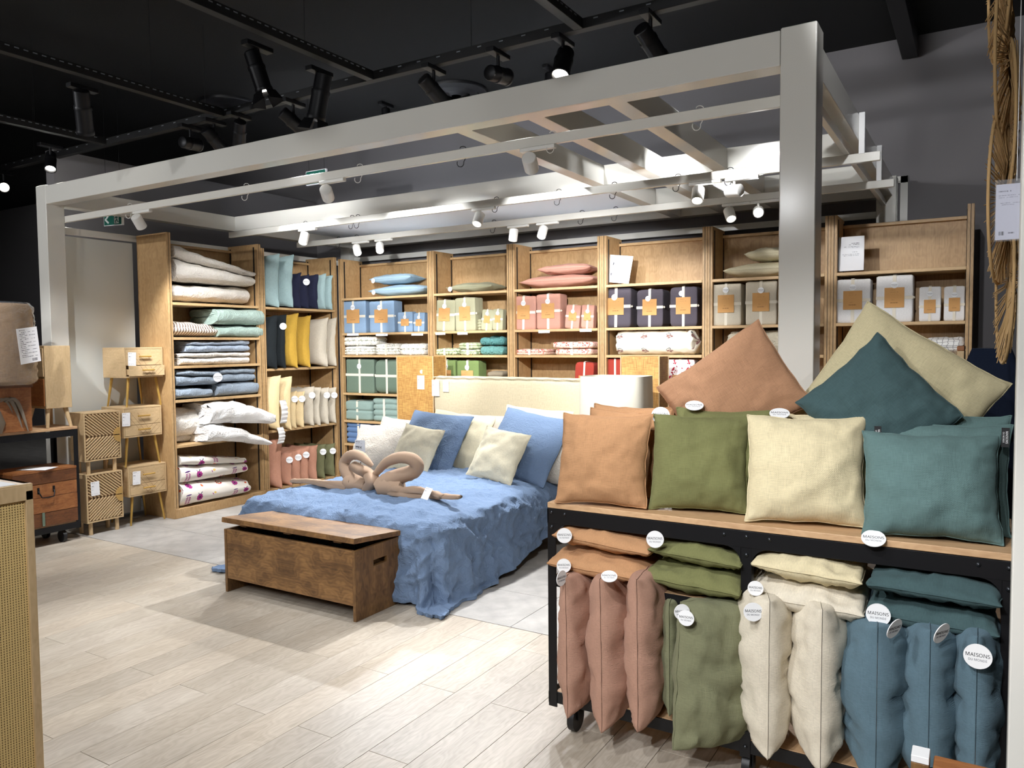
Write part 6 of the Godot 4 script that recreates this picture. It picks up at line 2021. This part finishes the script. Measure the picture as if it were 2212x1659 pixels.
func build_left_side() -> void:
	gold_table("gold legged bedside table at the bottom of its stack", Vector3(-6.477, 0, -4.245), TURN, 0.0, -0.115)
	gold_table("gold legged bedside table in the middle of its stack", Vector3(-6.477, 0.5345, -4.215), TURN, 0.0, -0.165)
	gold_table("gold legged bedside table on top with a drawer pulled out", Vector3(-6.477, 1.069, -4.245), TURN, 0.045, -0.12)
	ridged_cabinet("ridged wooden cabinet standing on the floor", Vector3(-6.458, 0, -3.828), TURN, true)
	ridged_cabinet("ridged wooden cabinet stacked on its twin", Vector3(-6.458, 0.5265, -3.826), TURN, false)
	# second wheeled rack, holding a crate
	var x := -6.42
	var z1 := -3.59
	var z0 := -2.2
	var n := thing("display_rack", "low black metal rack with wooden top beside the carved cabinets", "rack", Vector3.ZERO)
	var m := MB.new()
	m.span(Vector3(x - 0.36, 0.93, z1), Vector3(x, 0.953, z0), 0.003)
	part(n, "top_board", m, M.rack_wood)
	m = MB.new()
	m.span(Vector3(x - 0.35, 0.15, z1 + 0.01), Vector3(x - 0.01, 0.168, z0), 0.003)
	part(n, "shelf_board", m, M.rack_wood)
	for z in [z1, z0 - 0.036]:
		for xx in [x - 0.008, x - 0.36]:
			m = MB.new()
			m.span(Vector3(xx, 0.1, z), Vector3(xx + 0.007, 0.93, z + 0.036), 0.001)
			m.span(Vector3(xx if xx < x - 0.1 else xx - 0.029, 0.1, z), Vector3(xx + 0.036 if xx < x - 0.1 else xx + 0.007, 0.93, z + 0.006), 0.001)
			part(n, "post", m, M.black_metal)
	for y in [0.875, 0.105]:
		m = MB.new()
		m.span(Vector3(x - 0.007, y, z1), Vector3(x, y + 0.05, z0), 0.001)
		m.span(Vector3(x - 0.36, y, z1), Vector3(x, y + 0.05, z1 + 0.006), 0.001)
		part(n, "rail", m, M.black_metal)
	for z in [z1 + 0.13, z0 - 0.1]:
		for xx in [x - 0.05, x - 0.31]:
			m = MB.new()
			m.cyl(Vector3(xx, 0.05, z - 0.014), Vector3(xx, 0.05, z + 0.014), 0.05, 0.05, 24)
			part(n, "caster", m, M.black)
	# crate with a swing handle
	n = thing("wooden_crate", "reddish brown wooden crate with black drop handle", "crate", Vector3(-6.415, 0.168, (-3.57 - 3.06) * 0.5), "", Basis(Vector3.UP, TURN))
	var cw := 0.5
	var ch := 0.44
	for s in [[0.0, 0.11, 0], [0.112, 0.235, 1], [0.237, 0.345, 2], [0.347, 0.44, 3]]:
		m = MB.new()
		m.span(Vector3(-cw * 0.5, s[0], -0.022), Vector3(cw * 0.5, s[1], 0.0 + 0.002 * (s[2] % 2)), 0.003)
		part(n, "board", m, [M.crate_dark, M.crate_red, M.crate_red, M.crate_dark][s[2]])
	for s in [-1, 1]:
		m = MB.new()
		m.span(Vector3(s * cw * 0.5 - s * 0.02, 0, -0.33), Vector3(s * cw * 0.5, ch, -0.022), 0.003)
		part(n, "side", m, M.crate_dark)
	m = MB.new()
	m.span(Vector3(-cw * 0.5 + 0.02, 0, -0.33), Vector3(cw * 0.5 - 0.02, ch, -0.31), 0.003)
	part(n, "back", m, M.crate_dark)
	m = MB.new()
	m.span(Vector3(-cw * 0.5, ch, -0.33), Vector3(cw * 0.5, ch + 0.02, 0.004), 0.003)
	part(n, "lid", m, M.crate_red)
	m = MB.new()
	m.tube(PackedVector3Array([Vector3(-0.06, 0.29, 0.004), Vector3(-0.058, 0.27, 0.02), Vector3(-0.045, 0.24, 0.028), Vector3(0, 0.235, 0.03), Vector3(0.045, 0.24, 0.028), Vector3(0.058, 0.27, 0.02), Vector3(0.06, 0.29, 0.004)]), 0.005, 8)
	m.box(Vector3(-0.06, 0.295, 0.003), Vector3(0.016, 0.05, 0.006), 0.002)
	m.box(Vector3(0.06, 0.295, 0.003), Vector3(0.016, 0.05, 0.006), 0.002)
	part(n, "handle", m, M.black_metal)
	m = MB.new()
	m.box(Vector3(-0.03, 0.06, 0.006), Vector3(0.02, 0.11, 0.006), 0.002)
	part(n, "latch", m, plain(srgb(120, 140, 124), 0.4, 0.4))
	single("paper_sheet", card_mesh(0.24, 0.17, 0.001), M.paper, "loose white paper sheet lying on the crate", "paper", Vector3(-6.5, 0.632, -3.30), Basis(Vector3.UP, 0.5) * Basis(Vector3.RIGHT, -PI / 2))
	# bedside table standing on that rack, turned away
	n = thing("bedside_table", "plain oak bedside table on the low rack", "bedside table", Vector3(-6.60, 0.953, -3.46))
	m = MB.new()
	m.span(Vector3(-0.16, 0.16, -0.105), Vector3(0.16, 0.67, 0.105), 0.003)
	part(n, "carcass", m, M.pale_wood)
	for y in [[0.18, 0.40], [0.42, 0.65]]:
		m = MB.new()
		m.span(Vector3(-0.145, y[0], 0.100), Vector3(0.145, y[1], 0.112), 0.002)
		part(n, "drawer", m, M.crate_red if y[0] < 0.3 else M.pale_across)
	for xx in [-1, 1]:
		for zz in [-1, 1]:
			m = MB.new()
			m.cyl(Vector3(xx * 0.15, 0, zz * 0.095), Vector3(xx * 0.115, 0.165, zz * 0.07), 0.012, 0.019, 14)
			part(n, "leg", m, M.pale_wood)
	# lampshade in plastic on a small stained stool
	n = thing("stained_stool", "small orange brown wooden box stool under a wrapped lampshade", "stool", Vector3(-6.50, 0.953, -3.06))
	m = MB.new()
	m.span(Vector3(-0.11, 0, -0.16), Vector3(0.11, 0.36, 0.16), 0.004)
	part(n, "body", m, M.crate_red)
	m = MB.new()
	m.span(Vector3(-0.12, 0.345, -0.17), Vector3(0.12, 0.372, 0.17), 0.004)
	part(n, "top", m, M.crate_dark)
	n = thing("wrapped_lampshade", "brown drum lampshade wrapped in clear plastic", "lampshade", Vector3(-6.48, 1.326, -3.02))
	m = MB.new()
	m.lathe(Vector3.ZERO, PackedVector2Array([Vector2(0, 0.0), Vector2(0.24, 0.0), Vector2(0.262, 0.03), Vector2(0.255, 0.34), Vector2(0.248, 0.58), Vector2(0.225, 0.62), Vector2(0, 0.622)]), 48)
	part(n, "drum", m, M.burlap)
	var f := noise(91, 1.0, 3)
	var pts := PackedVector3Array()
	for j in 41:
		for q in 97:
			var a := -TAU * q / 96
			var y := 0.636 * j / 40.0 - 0.005
			var r := 0.268 - 0.015 * j / 40.0
			var e := minf(y + 0.006, 0.632 - y)
			if e < 0.04: r *= 0.86 + 0.14 * sqrt(maxf(e, 0.0) / 0.04)
			r += maxf(0.0, f.get_noise_3d(cos(a) * 4.0, y * 26.0, sin(a) * 4.0)) * 0.022
			pts.append(Vector3(cos(a) * r, y, sin(a) * r))
	m = MB.new()
	m.grid(pts, 96, 40, false)
	part(n, "plastic_film", m, M.film)
	part(n, "paper_label", card_mesh(0.2, 0.27), M.note_print, Vector3(0.262, 0.3, -0.11), Basis(Vector3.UP, PI / 2 + 0.38) * Basis(Vector3(0, 0, 1), 0.12), "white printed sheet")
	# grey lobed ornament at the very edge
	n = thing("leaf_ornament", "grey brown lobed leaf ornament at the end of the low rack", "ornament", Vector3(-6.46, 0.953, -2.94))
	m = MB.new()
	m.lathe(Vector3.ZERO, PackedVector2Array([Vector2(0, 0), Vector2(0.09, 0.0), Vector2(0.11, 0.08), Vector2(0.08, 0.2), Vector2(0.05, 0.26), Vector2(0, 0.265)]), 28)
	part(n, "bowl", m, M.greige)
	for q in 3:
		m = MB.new()
		var p := PackedVector3Array()
		for k in 9: p.append(Vector3(0.04 + 0.02 * q, 0.24 + 0.12 * sin(k / 8.0 * PI) - 0.03 * k, -0.02 - 0.02 * k - 0.03 * q))
		m.tube(p, [0.012, 0.03, 0.042, 0.046, 0.044, 0.038, 0.03, 0.02, 0.008], 12, true, 0.3)
		part(n, "lobe", m, M.greige)
	# cane cabinet at the left edge, nearest the photographer
	n = thing("cane_cabinet", "light wood cabinet with a woven cane front", "cabinet", Vector3(-2.411, 0, -1.209))
	m = MB.new()
	m.span(Vector3(-0.42, 0.1, 0.0), Vector3(-0.012, 1.2, 0.02), 0.002)
	m.span(Vector3(-0.42, 0.1, 0.88), Vector3(-0.012, 1.2, 0.9), 0.002)
	m.span(Vector3(-0.42, 1.18, 0.0), Vector3(-0.001, 1.2, 0.9), 0.002)
	m.span(Vector3(-0.42, 0.1, 0.0), Vector3(-0.012, 0.12, 0.9), 0.002)
	m.span(Vector3(-0.42, 0.1, 0.02), Vector3(-0.41, 1.2, 0.88), 0.0)
	part(n, "carcass", m, M.pale_wood)
	m = MB.new()
	m.span(Vector3(-0.02, 0.1, 0.0), Vector3(0, 1.18, 0.022), 0.002)
	m.span(Vector3(-0.02, 0.1, 0.878), Vector3(0, 1.18, 0.9), 0.002)
	m.span(Vector3(-0.02, 1.15, 0.0), Vector3(0, 1.195, 0.9), 0.002)
	m.span(Vector3(-0.02, 0.1, 0.0), Vector3(0, 0.15, 0.9), 0.002)
	part(n, "door_frame", m, M.pale_wood)
	m = MB.new()
	var y := 0.15
	while y < 1.151:
		m.box(Vector3(-0.0105, y, 0.45), Vector3(0.0012, 0.0046, 0.86), 0.0004)
		y += 0.0076
	var z := 0.022
	while z < 0.88:
		m.box(Vector3(-0.0095, 0.65, z), Vector3(0.0012, 1.0, 0.0046), 0.0004)
		z += 0.0076
	part(n, "cane_webbing", m, M.cane).set_meta("kind", "stuff")
	m = MB.new()
	m.span(Vector3(-0.045, 0.14, 0.02), Vector3(-0.035, 1.16, 0.88), 0.0)
	part(n, "inner_board", m, M.crate_dark)
	for zz in [0.03, 0.87]:
		for xx in [-0.4, -0.03]:
			m = MB.new()
			m.cyl(Vector3(xx, 0, zz), Vector3(xx, 0.1, zz), 0.014, 0.018, 14)
			part(n, "leg", m, M.pale_wood)
	single("paper_sheet", card_mesh(0.6, 0.38, 0.001), M.paper, "white paper sheet covering the cane cabinet top", "paper", Vector3(-2.611, 1.2008, -0.87), Basis(Vector3.UP, PI / 2) * Basis(Vector3.RIGHT, -PI / 2))

# ---------------------------------------------------------------- things at the right edge
func build_right_side() -> void:
	var rz := -2.95
	var n := thing("jute_garland", "hanging garland of natural jute fibre rosettes", "wall hanging", pz(2168, 430, rz))
	var o: Vector3 = n.position
	var g := RandomNumberGenerator.new()
	g.seed = 8
	for a in [[2160, -60, 0.28, 0.16], [2166, 125, 0.27, -0.10], [2172, 275, 0.27, 0.13], [2158, 430, 0.27, -0.14], [2170, 603, 0.27, 0.12]]:
		var c := pz(a[0], a[1], rz) - o
		var m := MB.new()
		var toward := (CAM - o); toward.y = 0
		var b := facing(toward.normalized().rotated(Vector3.UP, PI / 2 + a[3]))
		for q in 190:
			var ang := TAU * q / 190 + g.randf() * 0.04
			var r: float = a[2] * (0.95 + 0.08 * g.randf())
			var sq := 1.0
			var e := Vector3(cos(ang) * r * 0.72, sin(ang) * r, g.randf_range(-0.012, 0.012))
			m.tube(PackedVector3Array([c + b * Vector3(cos(ang) * 0.01, sin(ang) * 0.01, 0.012), c + b * (e * 0.5 + Vector3(0, 0, 0.016 + g.randf() * 0.008)), c + b * e]), [0.0014, 0.002, 0.0013], 4, false)
		var rim := PackedVector3Array()
		for q in 49:
			var ang := TAU * q / 48
			rim.append(c + b * Vector3(cos(ang) * a[2] * 0.72, sin(ang) * a[2], 0))
		m.tube(rim, 0.005, 6, false)
		part(n, "rosette", m, M.jute)
	var m := MB.new()
	m.tube(PackedVector3Array([pz(2170, 603, rz) - o, pz(2160, 0, rz) - o, Vector3(0, 4.19 - o.y, 0)]), 0.003, 6)
	part(n, "cord", m, M.jute)
	# information card in a clear sleeve
	var cp := pz(2184, 457, -2.6)
	n = thing("hanging_card", "grey printed information card hanging in a clear sleeve", "sign", cp, "", Basis(Vector3.UP, 0.05))
	part(n, "card", card_mesh(0.074, 0.155), M.note_grey)
	m = MB.new()
	m.box(Vector3(0, 0.004, 0.002), Vector3(0.08, 0.172, 0.001), 0.0)
	part(n, "sleeve", m, M.film)
	m = MB.new()
	m.cyl(Vector3(0.012, 0.085, 0), Vector3(0.012, 4.19 - cp.y, 0), 0.001, 0.001, 6)
	part(n, "thread", m, M.paper)
	# white display column at the edge
	var c0 := pz(2197, 700, -2.55)
	n = thing("display_column", "tall white display column beside the cushion rack", "column", Vector3(c0.x, 0, -2.55))
	m = MB.new()
	m.span(Vector3(0.0, 0, -0.03), Vector3(0.05, 3.3, 0.03), 0.006)
	part(n, "post", m, M.white)
	m = MB.new()
	m.span(Vector3(0.052, 0, -0.01), Vector3(0.7, 1.25, 0.012), 0.003)
	part(n, "panel", m, plain(srgb(186, 188, 186), 0.5))
	m = MB.new()
	m.span(Vector3(-0.01, 0, -0.06), Vector3(0.72, 0.03, 0.06), 0.004)
	part(n, "foot", m, M.white)
	# navy headboard leaning beyond the rack
	var z := -3.75
	var a := pz(2086, 753, z)
	var b := pz(2200, 753, z)
	n = thing("navy_headboard", "dark navy upholstered headboard standing behind the cushion rack", "headboard", Vector3((a.x + b.x) * 0.5, 0, z - 0.05))
	part(n, "padded_panel", soft_block(b.x - a.x, a.y, 0.1, 0.02, [a.y - 0.03], 0.003, 5, 30, 0.004), cloth(srgb(28, 36, 54), 5.0, 0.3))
	a = pz(2068, 758, z + 0.02)
	b = pz(2084, 758, z + 0.02)
	n = thing("slim_board", "slim pale wooden board edge beside the navy headboard", "board", Vector3((a.x + b.x) * 0.5, 0, z - 0.1))
	m = MB.new()
	m.span(Vector3(-0.016, 0, -0.2), Vector3(0.012, a.y, 0.08), 0.003)
	part(n, "board", m, M.pale_wood)
	m = MB.new()
	m.span(Vector3(-0.016, a.y, -0.2), Vector3(0.012, a.y + 0.02, 0.08), 0.003)
	part(n, "cap", m, M.crate_red)
	# low table in the bottom corner
	var t := py(2018, 1630, 0.58)
	n = thing("side_table", "reddish wooden side table with a pale capped leg", "table", Vector3(t.x, 0, t.z))
	m = MB.new()
	m.span(Vector3(0.0, 0.555, 0.0), Vector3(0.5, 0.58, 0.45), 0.003)
	part(n, "table_top", m, M.crate_red)
	for p in [[0.46, 0.03], [0.03, 0.42], [0.46, 0.42]]:
		m = MB.new()
		m.span(Vector3(p[0] - 0.02, 0, p[1] - 0.02), Vector3(p[0] + 0.02, 0.556, p[1] + 0.02), 0.002)
		part(n, "leg", m, M.brown_wood)
	var l0 := pz(1971, 1615, t.z)
	var l1 := pz(2010, 1618, t.z)
	m = MB.new()
	m.span(Vector3(l0.x - t.x, 0, -0.005), Vector3(l1.x - t.x, l0.y - 0.012, 0.05), 0.002)
	part(n, "leg", m, M.brown_wood)
	m = MB.new()
	m.span(Vector3(l0.x - t.x, l0.y - 0.012, -0.005), Vector3(l1.x - t.x, l0.y + 0.006, 0.05), 0.002)
	part(n, "leg_cap", m, M.paper)
	m = MB.new()
	m.span(Vector3(l1.x - t.x, 0.50, 0.005), Vector3(0.03, 0.55, 0.03), 0.002)
	part(n, "apron", m, M.black_metal)
